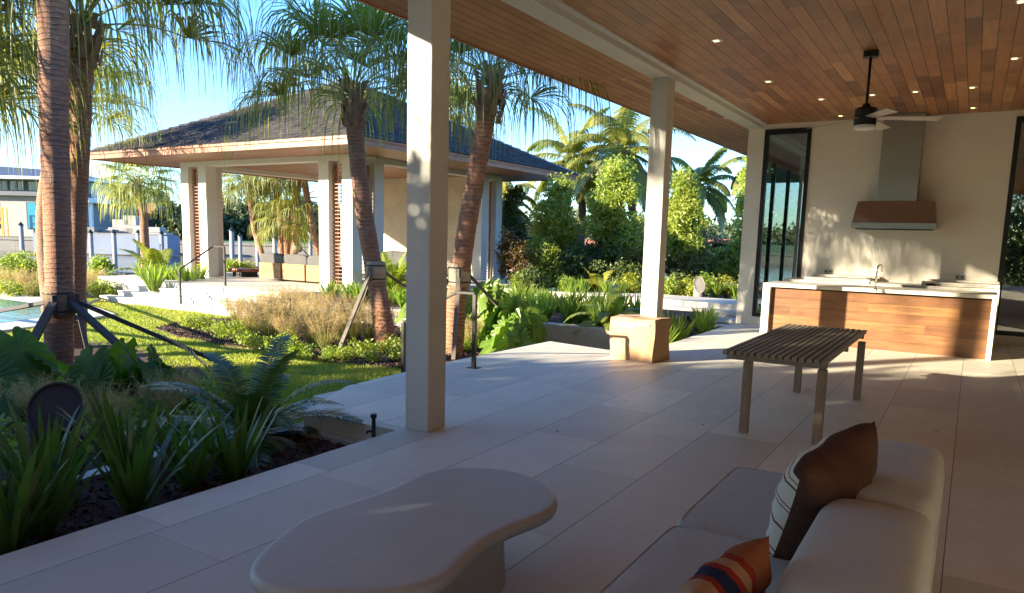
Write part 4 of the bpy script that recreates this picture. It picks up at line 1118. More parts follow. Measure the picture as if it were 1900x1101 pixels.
# ------------------------------------------------------------------ palms by the canal
P5 = [atd(272, 512, 30), atd(268, 440, 30), atd(266, 395, 30), atd(255, 345, 30)]
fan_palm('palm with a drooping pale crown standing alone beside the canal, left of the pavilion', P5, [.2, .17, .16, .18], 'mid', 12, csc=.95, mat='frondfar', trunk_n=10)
grp = 'palms between the pavilion and the canal'
for lb, pp, rd, cs in (
    ('curving slim palm, leftmost of those framed by the pavilion opening', ((497, 512), (484, 465), (473, 430), (467, 390), (462, 338)), .115, .8),
    ('straight palm, second from the left in the pavilion opening', ((523, 512), (523, 470), (519, 400), (513, 335)), .13, .75),
    ('thick straight palm, third from the left in the pavilion opening', ((543, 512), (546, 460), (549, 400), (551, 330), (552, 290)), .16, .8),
    ('right leaning palm, fourth from the left in the pavilion opening', ((595, 512), (589, 465), (578, 410), (567, 350), (558, 300)), .13, .75),
    ('short palm with a shaggy leaf base among the taller trunks in the pavilion opening', ((533, 512), (533, 470), (532, 415)), .14, .75)):
    P_ = [atd(x, y, 30.5) for x, y in pp]
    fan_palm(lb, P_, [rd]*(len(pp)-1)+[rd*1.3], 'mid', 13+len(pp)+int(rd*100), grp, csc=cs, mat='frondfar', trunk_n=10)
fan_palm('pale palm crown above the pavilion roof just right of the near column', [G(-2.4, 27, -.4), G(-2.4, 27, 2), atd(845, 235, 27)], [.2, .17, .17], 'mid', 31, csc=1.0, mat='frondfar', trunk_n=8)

# ------------------------------------------------------------------ coconut palms
CC = {}
def coconut(label, pts, rad, sc, seed, nf=22):
    base = np.array(pts[0], float); o = thing('coconut_palm', label, 'palm tree', base, 0, 'coconut palms behind the hedge')
    loc = [np.array(p, float)-base for p in pts]
    trunk_mesh(loc, rad, 10, .02, seed).build('trunk', Mt['treebark'], o, True)
    r = np.random.RandomState(seed); L = []; pm = MB()
    for i in range(nf):
        t = (i+.5)/nf; el = -.45+1.85*t
        (V, F), P_ = frond_pinnate(sc*(.85+.3*r.rand()), 1.25+.5*r.rand(), 62, .055, .62*sc/3, el, seed=seed*50+i, vee=.1, droopl=1.0, start=.16)
        az = i*2.39996+r.normal(0, .15); L.append((rotz(V, az)+loc[-1], F)); pm.tube(rotz(P_, az)+loc[-1], np.linspace(.035, .008, len(P_)), 4, False)
    V, F = merge(L); mesh('crown', V, F, Mt['coco'], o); pm.build('midribs', Mt['petiole'], o)
    return o
coconut('coconut palm left of the pair above the hedge, next to the pavilion eave', [G(3.2, 33, -.4), G(3.3, 33, 3), atd(1062, 300, 33)], [.2, .17, .16], 3.1, 1)
coconut('large coconut palm with a full crown just left of the middle column', [G(6.1, 31, -.4), atd(1184, 440, 31), atd(1152, 285, 31)], [.2, .16, .15], 3.3, 2, 28)
coconut('coconut palm in the gap between the middle and far columns', [G(9.3, 33, -.4), atd(1305, 440, 33), atd(1295, 352, 33)], [.18, .15, .14], 2.6, 3)
coconut('coconut palm half hidden behind the far column', [G(11.8, 31, -.4), atd(1410, 430, 31), atd(1420, 305, 31)], [.18, .15, .14], 2.4, 4)
coconut('low coconut palm peeking out under the far corner of the pavilion eave', [G(-.2, 32, -.4), atd(940, 440, 32), atd(938, 378, 32)], [.18, .15, .14], 2.0, 5, 16)

# ================================================================== GARDEN TREES AND SHRUBS
def tree(label, base, H, blobs, n, size, mat, seed, cat='tree', group=None, trunks=3, name='garden_tree', spread=.35, lmat=None):
    o = thing(name, label, cat, base, 0, group); r = np.random.RandomState(seed); m = MB()
    for i in range(trunks):
        a = 2*PI*i/trunks+r.rand(); b = blobs[i % len(blobs)]
        top = np.array([b[0]*.7, b[1]*.7, b[2]*.9]); mid = top*.5+np.array([math.cos(a), math.sin(a), 0])*.12
        m.tube([(math.cos(a)*.05, math.sin(a)*.05, -.05), mid, top], [.045*H/4+.02, .035*H/4+.012, .012], 7)
        for k in range(4):
            s0 = mid*(1-k/5)+top*(k/5); bb = blobs[r.randint(len(blobs))]; e = np.array(bb[:3])+r.normal(0, .4, 3)*np.array(bb[3:6])
            m.tube([s0, s0*.5+e*.5+[0, 0, .05], e], [.02, .012, .006], 5)
    m.build('trunk', Mt['treebark'], o, True)
    V, F = leafcloud(blobs, n, size, seed); mesh('crown', V, F, Mt[mat], o)
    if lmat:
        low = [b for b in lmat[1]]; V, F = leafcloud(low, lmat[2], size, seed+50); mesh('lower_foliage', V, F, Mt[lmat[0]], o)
    return o
def zat(d, y, z0=0):  # height of pixel row at depth d (middle column)
    return atd(1150, y, d)[2]
def treepx(label, px, d, ytop, wpx, n, mat, seed, H0=.05, low=None, **kw):
    base = atd(px, 500, d); base[2] = H0; H = atd(px, ytop, d)[2]-H0; w = wpx*d/FOC/2; r = np.random.RandomState(seed); bl = []
    nb = kw.pop('nb', 7)*2; zlo = kw.pop('zlo', .35)
    for i in range(nb):
        t = (i+.5)/nb; z = H*(zlo+(1-zlo-.08)*t); ww = w*(1-.5*t**1.6)*r.uniform(.28, .58)
        a = r.uniform(0, 2*PI); q_ = w*.72*(1-t*.75)*r.uniform(.3, 1)
        bl.append((math.cos(a)*q_, math.sin(a)*q_, z, ww, ww, H*.10*r.uniform(.7, 1.4)))
    bl.append((0, 0, H*.9, w*.35, w*.35, H*.1))
    lm = None
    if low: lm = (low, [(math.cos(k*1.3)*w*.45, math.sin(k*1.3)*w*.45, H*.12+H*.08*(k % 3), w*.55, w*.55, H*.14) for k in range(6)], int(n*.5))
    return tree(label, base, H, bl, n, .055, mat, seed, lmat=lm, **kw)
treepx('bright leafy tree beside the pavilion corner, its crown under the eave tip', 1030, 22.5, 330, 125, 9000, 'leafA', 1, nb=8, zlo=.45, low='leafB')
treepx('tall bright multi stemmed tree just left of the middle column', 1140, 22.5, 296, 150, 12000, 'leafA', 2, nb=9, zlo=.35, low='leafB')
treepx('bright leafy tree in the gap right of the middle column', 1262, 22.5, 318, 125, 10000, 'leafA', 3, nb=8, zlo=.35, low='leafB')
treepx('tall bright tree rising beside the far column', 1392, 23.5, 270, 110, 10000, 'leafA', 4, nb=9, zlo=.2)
treepx('dark dense tree behind the pavilion posts at its right corner', 952, 26, 345, 90, 7000, 'leafB', 5, nb=7, zlo=.2)
treepx('rounded dark green tree between the two bright trees by the pavilion', 1052, 24, 415, 100, 8000, 'leafB', 6, nb=6, zlo=.12)
def shrub(label, px, d, ytop, wpx, n, mat, seed, size=.05, z0=.02, name='garden_shrub', cat='shrub', group=None, py=None):
    base = atd(px, 500, d); base[2] = z0; H = max(.2, atd(px, ytop, d)[2]-z0); w = wpx*d/FOC/2; r = np.random.RandomState(seed)
    bl = [(r.uniform(-.5, .5)*w, r.uniform(-.3, .3)*w, H*r.uniform(.35, .65), w*.55, w*.5, H*.38) for _ in range(5)]
    o = thing(name, label, cat, base, 0, group); m = MB()
    for i in range(5): a = i*1.3; m.tube([(0, 0, -.03), (math.cos(a)*w*.3, math.sin(a)*w*.3, H*.6)], [.015, .006], 5)
    m.build('stems', Mt['treebark'], o, True); V, F = leafcloud(bl, n, size, seed); mesh('foliage', V, F, Mt[mat], o); return o
shrub('reddish brown leafy shrub at the right corner of the pavilion', 952, 21.3, 425, 60, 2600, 'leafR', 11)
shrub('bright yellow green shrub between the pavilion corner and the dark round tree', 1000, 22, 440, 90, 4200, 'leafA', 12)
shrub('low dark bush at the foot of the reddish shrub by the pavilion', 980, 20.6, 495, 70, 2200, 'leafB', 13)
for i, (px, yt, w, mm, dd) in enumerate(((1105, 450, 90, 'leafB', 24.5), (1175, 445, 90, 'leafB', 24.5), (1275, 450, 90, 'leafB', 24.5), (1335, 440, 90, 'leafB', 24.5), (1385, 425, 80, 'leafB', 24.8), (905, 440, 80, 'leafB', 26))):
    shrub('dark hedge bush, %s from the left in the hedge beyond the raised path' % ORD[i] if i < 5 else 'dark bush behind the right corner posts of the pavilion', px, dd, yt, w, 5200, mm, 20+i, .06, group='hedge bushes beyond the path' if i < 5 else None)
for i, px in enumerate((968, 1010, 1050, 1175, 1240, 1275, 1312, 1350, 1385)):
    shrub('low yellow green shrub, %s from the left in the row edging the raised path' % ORD[i], px, 20.6, 508+(i % 3)*3, 46, 1300, 'yellowleaf' if i % 2 else 'leafA', 40+i, .04, .0, group='low shrubs edging the raised path')

# ------------------------------------------------------------------ strap leaved clumps
def clump_proto(name, label, cat, VF, mat, part='leaves', group=None):
    o = thing(name, label, cat, (0, 0, 0), 0, group); mesh(part, VF[0], VF[1], Mt[mat], o); return o
iris_v = [blades(46, .62, .035, .62, .10, .07, 6, s) for s in (1, 2, 3)]
protos = [clump_proto('iris_plant', 'x', 'iris', v, 'iris', 'leaves', 'iris clumps behind the low stone wall') for v in iris_v]
used = set(); rg = random.Random(5)
def put_iris(loc, label, group, sc, k):
    p = protos[k % 3]
    if k % 3 not in used:
        used.add(k % 3); p.location = tuple(map(float, loc)); p['label'] = label; p['group'] = group; p.scale = (sc,)*3; p.rotation_euler = (0, 0, k*1.1); return p
    return dup(p, loc, k*1.1, label, group, sc)
irs = []
for row, (y, xs_, s) in enumerate(((12.95, (-13.2, -12.6, -12.0, -11.4, -10.8, -10.2, -9.6), .95), (13.6, (-12.9, -12.2, -11.6, -11.0, -10.3, -9.7, -9.0), 1.0),
        (14.2, (-8.9, -8.35, -7.8, -7.3, -6.8, -6.3), 1.05), (13.4, (-8.3, -7.75, -7.2, -6.7, -6.2), 1.0), (12.95, (-7.3, -6.55, -5.95), 1.0),
        (15.0, (-9.6, -9.0, -8.4, -7.8, -7.2, -6.6, -6.0), 1.05), (15.9, (-10.2, -9.5, -8.8, -8.1, -7.4, -6.7), 1.0))):
    for i, x in enumerate(xs_):
        irs.append((x+rg.uniform(-.12, .12), y+rg.uniform(-.12, .12), s*rg.uniform(.85, 1.12), row, i))
rown = ['against the low wall left of the leaning palm', 'behind the wall left of the near column', 'mid bed right of the near column', 'near row right of the big bright leaves',
        'at the wall edge next to the box', 'rear bed right of the near column', 'along the raised path edge']
for k, (x, y, s, row, i) in enumerate(irs):
    put_iris((x, y, -.06), 'green iris clump, %s from the left %s' % (ORD[i], rown[row]), 'iris clumps in the raised bed', s, k)
for k, (x, y) in enumerate(((-4.45, 13.0), (-4.75, 13.7), (-4.3, 14.2), (-4.8, 12.3), (-4.6, 15.1), (-4.85, 16.0), (-4.3, 11.6))):
    put_iris((x, y, -.33), 'iris clump, %s nearest to the box in the bed behind it' % ORD[(6, 3, 4, 1, 5, 2, 0)[k] if False else sorted(range(7), key=lambda j: (13.0, 13.7, 14.2, 12.3, 15.1, 16.0, 11.6)[j]).index(k)],
             'iris clumps behind the cardboard box', 1.15, k)
for k, px in enumerate((1062, 1085, 1128, 1150, 1330, 1368)):
    p = atd(px, 500, 20.3); put_iris((p[0], p[1], .05), 'bright iris clump, %s from the left beyond the raised path' % ORD[k], 'iris clumps beyond the raised path', .95, k)
for k, (px, py) in enumerate(((285, 528), (300, 522), (320, 522), (345, 524), (365, 520), (268, 515))):
    p = gz(px, py, .1); put_iris((p[0], p[1], -.1), 'iris clump at the left end of the pavilion steps, %s of its cluster' % ORD[k], 'iris clumps beside the pavilion steps', 1.35, k)

# near strap leaved plants in the shaded strip
cr = [blades(30, .86, .055, .62, .15, .06, 9, s, .5) for s in (21, 22, 23)]
spots = [(-4.38, 1.85, 1.0), (-4.55, 2.12, .95), (-4.42, 2.62, 1.0), (-4.55, 3.12, .92), (-4.42, 3.4, .9), (-5.0, 2.35, 1.0), (-4.9, 1.7, 1.1), (-5.15, 3.0, .9), (-4.45, 1.35, 1.0)]
names = ['dark strap leaved lily at the left picture edge beside the patio', 'dark strap leaved lily just in front of the slanted brown tube', 'dark strap leaved lily in the middle of the row along the patio edge',
         'dark strap leaved lily left of the feathery cycad, second nearest to it', 'dark strap leaved lily touching the feathery cycad at the patio edge', 'strap leaved lily behind the slanted brown tube',
         'strap leaved lily at the left picture edge, behind the front one', 'strap leaved lily in the rear row near the white edging', 'strap leaved lily at the lower left picture corner']
for k, (x, y, s) in enumerate(spots):
    o = thing('crinum_lily', names[k], 'lily plant', (x, y, -.2), k*1.7, 'strap leaved lilies along the patio edge', s)
    V, F = cr[k % 3]
    if k < 3: mesh('leaves', V, F, Mt['strap'], o)
    else:
        c_ = bpy.data.objects['leaves'] if False else None
        src = LILY[k % 3]; c_ = src.copy(); COL.objects.link(c_); c_.parent = o
    if k == 0: LILY = []
    if k < 3: LILY.append(o.children[0])

# ------------------------------------------------------------------ feathery plants
def cycad(name, label, cat, loc, n, L, arch, nl, lw, ll, mat, seed, elo=.25, ehi=1.35, group=None, vee=.35, droopl=.35, per=None, start=.12):
    o = thing(name, label, cat, loc, 0, group); r = np.random.RandomState(seed); Ls = []; pm = MB()
    for i in range(n):
        t = (i+.5)/n; el = elo+(ehi-elo)*t
        (V, F), P_ = frond_pinnate(L*(.8+.35*r.rand()), arch*(.8+.4*r.rand()), nl, lw, ll, el, seed=seed*70+i, vee=vee, droopl=droopl, start=start)
        az = i*2.39996+r.normal(0, .2); Ls.append((rotz(V, az), F)); pm.tube(rotz(P_, az), np.linspace(.009, .003, len(P_)), 5, False)
    V, F = merge(Ls); mesh('fronds', V, F, Mt[mat], o); pm.build('midribs', Mt['petiole'], o); return o
cycad('cycad_plant', 'dark green feathery cycad arching over the mulch beside the near column', 'cycad', (-5.22, 4.2, -.18), 22, 1.12, .95, 50, .019, .17, 'cycad', 1, .3, 1.28, vee=.22, start=.14)
cycad('fern_plant', 'light green fern with arching fronds growing just left of the box', 'fern', (-5.75, 13.0, -.06), 20, 1.05, 1.5, 40, .03, .17, 'fern', 2, .3, 1.35, vee=.1)
cycad('fern_plant', 'yellow green fern with upright fronds beyond the raised path', 'fern', atd(1108, 530, 21)*np.array([1, 1, 0])+np.array([0, 0, .05]), 13, 1.0, 1.3, 34, .05, .2, 'yellowleaf', 3, .5, 1.4, vee=.1)
cycad('fern_plant', 'large light fern at the left end of the pavilion steps', 'fern', (*gz(292, 505, .2)[:2], -.2), 16, 1.7, 1.3, 40, .07, .3, 'fern', 4, .5, 1.4, vee=.1)
cycad('fern_plant', 'spiky green cycad behind the left leaning palm at the pavilion corner', 'cycad', (-12.6, 14.6, .0), 26, 1.15, .7, 40, .03, .25, 'fern', 5, .1, 1.45, vee=.3)
cycad('fern_plant', 'dark feathery plant between the left leaning palm and the near column', 'cycad', (-11.6, 14.9, .0), 22, 1.1, .8, 40, .03, .25, 'coco', 6, .1, 1.4, vee=.3)

# ------------------------------------------------------------------ big leaves
def bigleaf(L, Wd, lobes, seed, curl=.35, wave=.05):
    "heart shaped or lobed leaf, petiole joint at origin, tip along +x"
    n = 96; r = np.random.RandomState(seed); V = [(0, 0, 0)]; rings = 6
    for j in range(1, rings+1):
        f = j/rings
        for i in range(n):
            a = 2*PI*i/n; c_ = math.cos(a)
            # heart: long towards +x, notch at -x
            R_ = (.40+.60*max(0, c_)**1.3+.12*(1-abs(c_))) if c_ > -.2 else .40+.10*min(1, abs(c_))
            back = abs(abs(a-PI)); R_ *= 1-.72*math.exp(-(back/.16)**2)
            if lobes: R_ *= 1-.26*(.5-.5*math.cos(lobes*a))**2.2*(1 if f > .5 else .25)*f
            x = math.cos(a)*R_*L*f; y = math.sin(a)*R_*Wd*1.45*f
            z = -curl*(x*x/L if x > 0 else .3*x*x/L)-.25*abs(y)**1.5/Wd**.5*.7+.03*abs(y)/Wd+wave*(1 if lobes else .5)*f*f*math.sin(a*(lobes or 7)+seed)*L*.4+.012*math.cos(i*PI/3)*f
            V.append((x, y, z))
    F = [(0, 1+i, 1+(i+1) % n) for i in range(n)]
    for j in range(rings-1):
        b = 1+j*n; F += [(b+i, b+n+i, b+n+(i+1) % n, b+(i+1) % n) for i in range(n)]
    return V, F
def bigplant(name, label, cat, loc, n, L, Wd, lobes, mat, seed, hmin, hmax, spread, group=None, tilt=(.3, .9), azr=None):
    o = thing(name, label, cat, loc, 0, group); r = np.random.RandomState(seed); lm = MB(); pm = MB()
    for i in range(n):
        az = i*2.39996+r.normal(0, .3) if azr is None else r.uniform(*azr); t = (i+.5)/n; h = hmax-(hmax-hmin)*t; rad = spread*math.sqrt(t)*r.uniform(.7, 1.1)+.08
        tip = Vector((math.cos(az)*rad, math.sin(az)*rad, h)); b = Vector((math.cos(az)*.06, math.sin(az)*.06, 0)); mid = b*.45+tip*.55+Vector((0, 0, h*.22))
        pm.tube([b, mid, tip], [.014, .011, .008], 6, False)
        s = r.uniform(.75, 1.1); V, F = bigleaf(L*s, Wd*s, lobes, seed+i, r.uniform(.2, .6)); ti = r.uniform(*tilt)
        T = Matrix.Translation(tip) @ Matrix.Rotation(az+r.normal(0, .35), 4, 'Z') @ Matrix.Rotation(ti, 4, 'Y') @ Matrix.Rotation(r.normal(0, .25), 4, 'X')
        lm.add([T @ Vector(v) for v in V], F)
    lm.build('leaves', Mt[mat], o, True); pm.build('stalks', Mt['petiole'], o, True); return o
bigplant('philodendron_plant', 'bright green philodendron with huge lobed leaves beside the handrail', 'philodendron', (-6.75, 11.2, -.38), 24, .52, .36, 12, 'philo', 1, .2, .85, .6, tilt=(.7, 1.35), azr=(-2.7, -.2))
bigplant('philodendron_plant', 'bright philodendron nearest the right leaning palm', 'philodendron', (-7.55, 11.7, -.38), 20, .5, .34, 12, 'philo', 2, .2, 1.1, .55, tilt=(.7, 1.35), azr=(-2.8, -.3))
bigplant('philodendron_plant', 'darker philodendron at the end of the low stone wall, right of the bright one', 'philodendron', (-6.95, 11.6, -.38), 12, .42, .3, 12, 'philo', 3, .2, .7, .4, tilt=(.5, 1.3), azr=(-2.9, .3))
bigplant('philodendron_plant', 'large leaved plant between the left leaning palm and the near column', 'philodendron', (-9.3, 12.0, -.38), 16, .42, .3, 12, 'philo', 4, .3, 1.05, .5)
bigplant('elephant_ear_plant', 'elephant ear with large dark leaves left of the nearest palm trunk', 'elephant ear', (-8.9, 3.9, -.39), 9, .56, .40, 0, 'aloc', 5, .25, .72, .5, tilt=(.5, 1.2))
bigplant('elephant_ear_plant', 'elephant ear with large shaded leaves right of the nearest palm trunk', 'elephant ear', (-8.15, 4.75, -.39), 9, .52, .38, 0, 'aloc', 6, .2, .62, .5, tilt=(.5, 1.25))
bigplant('elephant_ear_plant', 'elephant ear whose leaves reach towards the lawn under the right brace', 'elephant ear', (-7.7, 4.7, -.39), 7, .45, .34, 0, 'aloc', 7, .15, .5, .4, tilt=(.6, 1.3))
bigplant('elephant_ear_plant', 'elephant ear at the left picture edge behind the thick brace', 'elephant ear', (-9.6, 3.55, -.39), 8, .55, .4, 0, 'aloc', 8, .3, .8, .5, tilt=(.5, 1.2))

# ------------------------------------------------------------------ ornamental grass
def grassclump(n, h, seed, sp=.55, w=.006):
    V, F = blades(n, h, w, sp, .35, .09, 7, seed, .5, .02); return V, F
def plume(n, h, seed):
    "airy seed heads: thin stems carrying many hair fine branchlets"
    r = np.random.RandomState(seed); V, F = blades(n, h, .003, .5, .22, .06, 6, seed, .3, .2); L = [(V, F)]
    Vr = V.reshape(n, 12, 3)
    for j in range(n):
        a = Vr[j, 6]; b = Vr[j, 10]; k = 22; t = r.rand(k)[:, None]; p = a*(1-t)+b*t; d = norm(r.normal(0, 1, (k, 3))+norm((b-a)[None])*.8); l = r.uniform(.03, .085, k)[:, None]
        sd_ = norm(np.cross(d, r.normal(0, 1, (k, 3))))*.0016; L.append(quads(np.stack([p-sd_, p+sd_, p+d*l+sd_, p+d*l-sd_], 1)))
    return merge(L)
gp = thing('fountain_grass', 'x', 'ornamental grass'); V, F = grassclump(170, .55, 1); mesh('blades', V, F, Mt['muhlyg'], gp); V, F = plume(95, .80, 2); mesh('plumes', V, F, Mt['muhly'], gp)
gl = 'tufts of tan fountain grass in the kidney shaped bed'; first = True; rg = random.Random(9); pl = []
for px, py in ((470, 622), (505, 632), (540, 640), (575, 645), (610, 650), (455, 610), (500, 612), (545, 618), (590, 625), (630, 632), (660, 632), (480, 598), (530, 600), (580, 605), (625, 610), (440, 598), (560, 592), (510, 588), (690, 640), (650, 605)):
    pl.append(gz(px+rg.uniform(-6, 6), py, -.38))
pl.sort(key=lambda p: -(p @ FH))
for k, p in enumerate(pl):
    lb = 'tan feathery fountain grass tuft in the kidney bed, %s from its rear edge' % ORD[k]
    s = rg.uniform(.8, 1.15)
    if k == 0: gp.location = tuple(map(float, p)); gp['label'] = lb; gp['group'] = gl; gp.scale = (s,)*3
    else: dup(gp, p, k*1.9, lb, gl, s)
for k, (x, y, lb) in enumerate(((-7.6, 3.6, 'wispy shaded fountain grass right behind the slanted brown tube'), (-7.9, 3.1, 'wispy shaded fountain grass left of the slanted brown tube'), (-6.9, 4.5, 'wispy shaded fountain grass between the elephant ears and the cycad'),
        (-6.7, 3.7, 'wispy shaded fountain grass in front of the nearest palm trunk'), (-7.6, 10.9, 'yellow green fountain grass at the foot of the right leaning palm'), (-6.9, 2.5, 'wispy shaded fountain grass behind the lilies at the left edge'))):
    dup(gp, (x, y, -.39), k*2.1, lb, 'wispy grass tufts near the terrace', .8)
for k, (px, py) in enumerate(((150, 553), (60, 553), (175, 545), (20, 545))):
    dup(gp, gz(px, py, -.4), k, 'grass tuft at the far edge of the lawn, %s behind the nearest palm' % ORD[k], 'grass tufts at the far lawn edge', 1.1)

# ------------------------------------------------------------------ ground cover shrubs
def smallshrub(seed, n=420, R_=.24, H=.26, size=.03):
    r = np.random.RandomState(seed); bl = [(r.uniform(-1, 1)*R_*.6, r.uniform(-1, 1)*R_*.6, H*r.uniform(.3, .7), R_*.6, R_*.6, H*.4) for _ in range(5)]
    return leafcloud(bl, n, size, seed)
sp_ = [clump_proto('small_shrub', 'x', 'shrub', smallshrub(s), 'leafA', 'foliage') for s in (61, 62)]
lst = []
for px, py in ((425, 628), (450, 636), (470, 645), (500, 652), (535, 660), (570, 664), (610, 667), (640, 668), (672, 662), (690, 672), (735, 655), (400, 618), (380, 612), (355, 610), (520, 645), (440, 618), (700, 655), (745, 668)):
    lst.append(gz(px, py, -.385))
lst.sort(key=lambda p: p @ RH)
for k, p in enumerate(lst):
    lb = 'small leafy shrub at the front of the kidney bed, %s from the left' % ORD[k]
    if k < 2: o = sp_[k]; o.location = tuple(map(float, p)); o['label'] = lb; o['group'] = 'small shrubs edging the kidney bed'
    else: dup(sp_[k % 2], p, k, lb, 'small shrubs edging the kidney bed', rg.uniform(.75, 1.25))
for k, (px, py) in enumerate(((20, 552), (60, 550), (95, 550), (190, 548), (215, 545), (240, 548), (255, 543), (225, 540), (170, 552), (205, 552))):
    dup(sp_[k % 2], gz(px, py, -.41), k, 'low shrub along the far lawn edge, %s of the row behind the big palms' % ORD[k], 'low shrubs along the far lawn edge', 1.7)
for k, (px, py) in enumerate(((890, 655), (860, 662), (905, 652), (835, 672))):
    dup(sp_[k % 2], gz(px, py, -.4)+np.array([-.35, 0, 0]), k, 'small shrub behind the edge of the terrace, %s around the handrail foot' % ORD[k], 'small shrubs behind the terrace edge', .8)
for k, (x, y) in enumerate(((-6.3, 3.0), (-6.5, 3.7), (-6.2, 4.3), (-7.1, 2.9), (-7.0, 4.2), (-6.6, 5.0), (-7.9, 2.6), (-7.3, 5.4))):
    dup(sp_[k % 2], (x, y, -.39), k*1.3, 'low shaded shrub between the slanted brown tube and the nearest palm, %s of its patch' % ORD[k], 'shaded shrubs around the nearest palm', 1.3)
# bushes by the pool and canal
for k, (px, yt, w, d, mm, lb) in enumerate(((30, 468, 110, 24, 'leafA', 'bright bush by the pool at the left picture edge'), (95, 475, 70, 24, 'yellowleaf', 'bright bush by the pool left of the nearest palm trunk'),
        (185, 480, 50, 27, 'leafA', 'small bush just right of the paired palm trunks'), (418, 480, 60, 26, 'leafA', 'bright bush between the left pavilion posts and the sofa'), (450, 483, 60, 26.5, 'yellowleaf', 'bright bush left of the slatted sofa in the pavilion opening'))):
    shrub(lb, px, d, yt, w, 2600, mm, 80+k, .07, -.42)

# ------------------------------------------------------------------ braces on the palms
def brace_set(label, trunk_pt, r_, feet, mat, wrap=(.38, .32), w=.065, wm='burlap'):
    "timber braces strapped around a palm; trunk_pt is the trunk centre at the strap height"
    c_ = np.array(trunk_pt, float); o = thing('palm_brace', label, 'palm brace', (c_[0], c_[1], -.4)); O = np.array([c_[0], c_[1], -.4])
    MB().lathe([(r_-.006, -wrap[0]/2), (r_+.01, -wrap[0]/2+.02), (r_+.008, wrap[0]/2-.02), (r_-.006, wrap[0]/2)], 20).build('burlap_wrap', Mt[wm], o, True, tuple(c_-O))
    for z in (-.12, .12): MB().lathe([(r_+.012, -.012), (r_+.016, 0), (r_+.012, .012)], 20).build('strap', Mt['black'], o, False, tuple(c_-O+np.array([0, 0, z])))
    for f in feet:
        f = np.array(f, float); d = f[:2]-c_[:2]; d = d/np.linalg.norm(d); top = c_+np.array([d[0]*(r_+.02), d[1]*(r_+.02), 0])
        MB().bar(top-O, f-O, w, w*.55).build('timber', Mt[mat], o)
        b = top-O; MB().box(b[0]-.03, b[0]+.03, b[1]-.03, b[1]+.03, b[2]-.16, b[2]+.1).build('batten', Mt[mat], o)
    return o
c1 = on(110, 560, 'y', 5.15)
brace_set('dark timber braces strapped around the thick nearest palm', c1, .175, [gz(0, 745, -.3), gz(312, 722, -.4), gz(-40, 585, -.4), (c1[0]+1.0, c1[1]+1.9, -.4)], 'brace', w=.10, wm='boot')
c2 = on(141, 575, 'y', 6.6)
brace_set('dark timber braces on the palm standing behind the nearest one', c2, .165, [gz(165, 660, -.4), gz(190, 553, -.4), gz(100, 640, -.4)], 'brace', wm='boot')
c3 = on(697, 505, 'y', 10.0)
brace_set('sunlit timber braces on the palm leaning left beside the near column', c3, .17, [gz(624, 662, -.4), gz(733, 592, -.3)-np.array([1.5, -.4, .1]), (c3[0]+.4, c3[1]+1.9, -.1)], 'bracelit')
c4 = on(853, 510, 'y', 10.2)
brace_set('sunlit timber braces on the palm leaning right behind the handrail', c4, .172, [gz(841, 668, -.35), (-6.75, 11.9, -.4), (c4[0]-.8, c4[1]+1.3, -.4)], 'bracelit')
c5 = atd(549, 460, 30.5)
brace_set('dark timber braces on the thick palm in the pavilion opening', c5, .18, [c5+np.array([1.6, .9, -1.5]), c5+np.array([-1.2, -.8, -1.5])], 'brace', w=.07)

# ------------------------------------------------------------------ slanted tubes and small garden things
def slant_tube(label, loc, r_, h0, h1, mat, rz, name='tube_light'):
    o = thing(name, label, 'garden light', loc, rz); n = 40; V = []; 
    for z in (0,):
        V += [(r_*math.cos(2*PI*k/n), r_*math.sin(2*PI*k/n), 0) for k in range(n)]
    V += [(r_*math.cos(2*PI*k/n), r_*math.sin(2*PI*k/n), h0+(h1-h0)*(.5+.5*math.cos(2*PI*k/n))) for k in range(n)]
    V += [(r_*.93*math.cos(2*PI*k/n), r_*.93*math.sin(2*PI*k/n), h0+(h1-h0)*(.5+.5*.93*math.cos(2*PI*k/n))) for k in range(n)]
    V += [(r_*.93*math.cos(2*PI*k/n), r_*.93*math.sin(2*PI*k/n), h0+(h1-h0)*(.5+.5*.93*math.cos(2*PI*k/n))-.02) for k in range(n)]
    F = [(j*n+k, j*n+(k+1) % n, (j+1)*n+(k+1) % n, (j+1)*n+k) for j in range(3) for k in range(n)]
    mesh('casing', V[:4*n], F, Mt[mat], o, False)
    mesh('face', V[3*n:], [tuple(range(n))], Mt[mat], o); return o
slant_tube('dark brown upright tube with a slanted oval face among the lilies', (-5.66, 2.78, -.2), .18, .34, .66, 'rust', math.radians(145))
slant_tube('grey tube with a slanted face beyond the raised path, beside the far column', (*atd(1297, 545, 20.2)[:2], .05), .15, .18, .62, 'seawall', math.radians(120))
slant_tube('dark tube partly hidden behind the middle column above the box', (-4.55, 12.05, -.33), .2, .55, 1.0, 'rust', math.radians(200))
o = thing('pool_bench', 'low metal bench near the canal edge, left of the pavilion steps', 'bench', gz(222, 530, -.38))
MB().box(-.75, .75, -.2, .2, .42, .46).build('seat', Mt['dark'], o)
for x in (-.7, .7):
    for y in (-.17, .17): MB().box(x-.025, x+.025, y-.025, y+.025, 0, .419).build('leg', Mt['dark'], o)
tag(MB().bbox(-19.9, -17.2, 13.6, 14.3, -.45, -.02, .02).build('stone_block', Mt['coral']), 'long coral stone block wall left of the pavilion steps', 'garden wall')
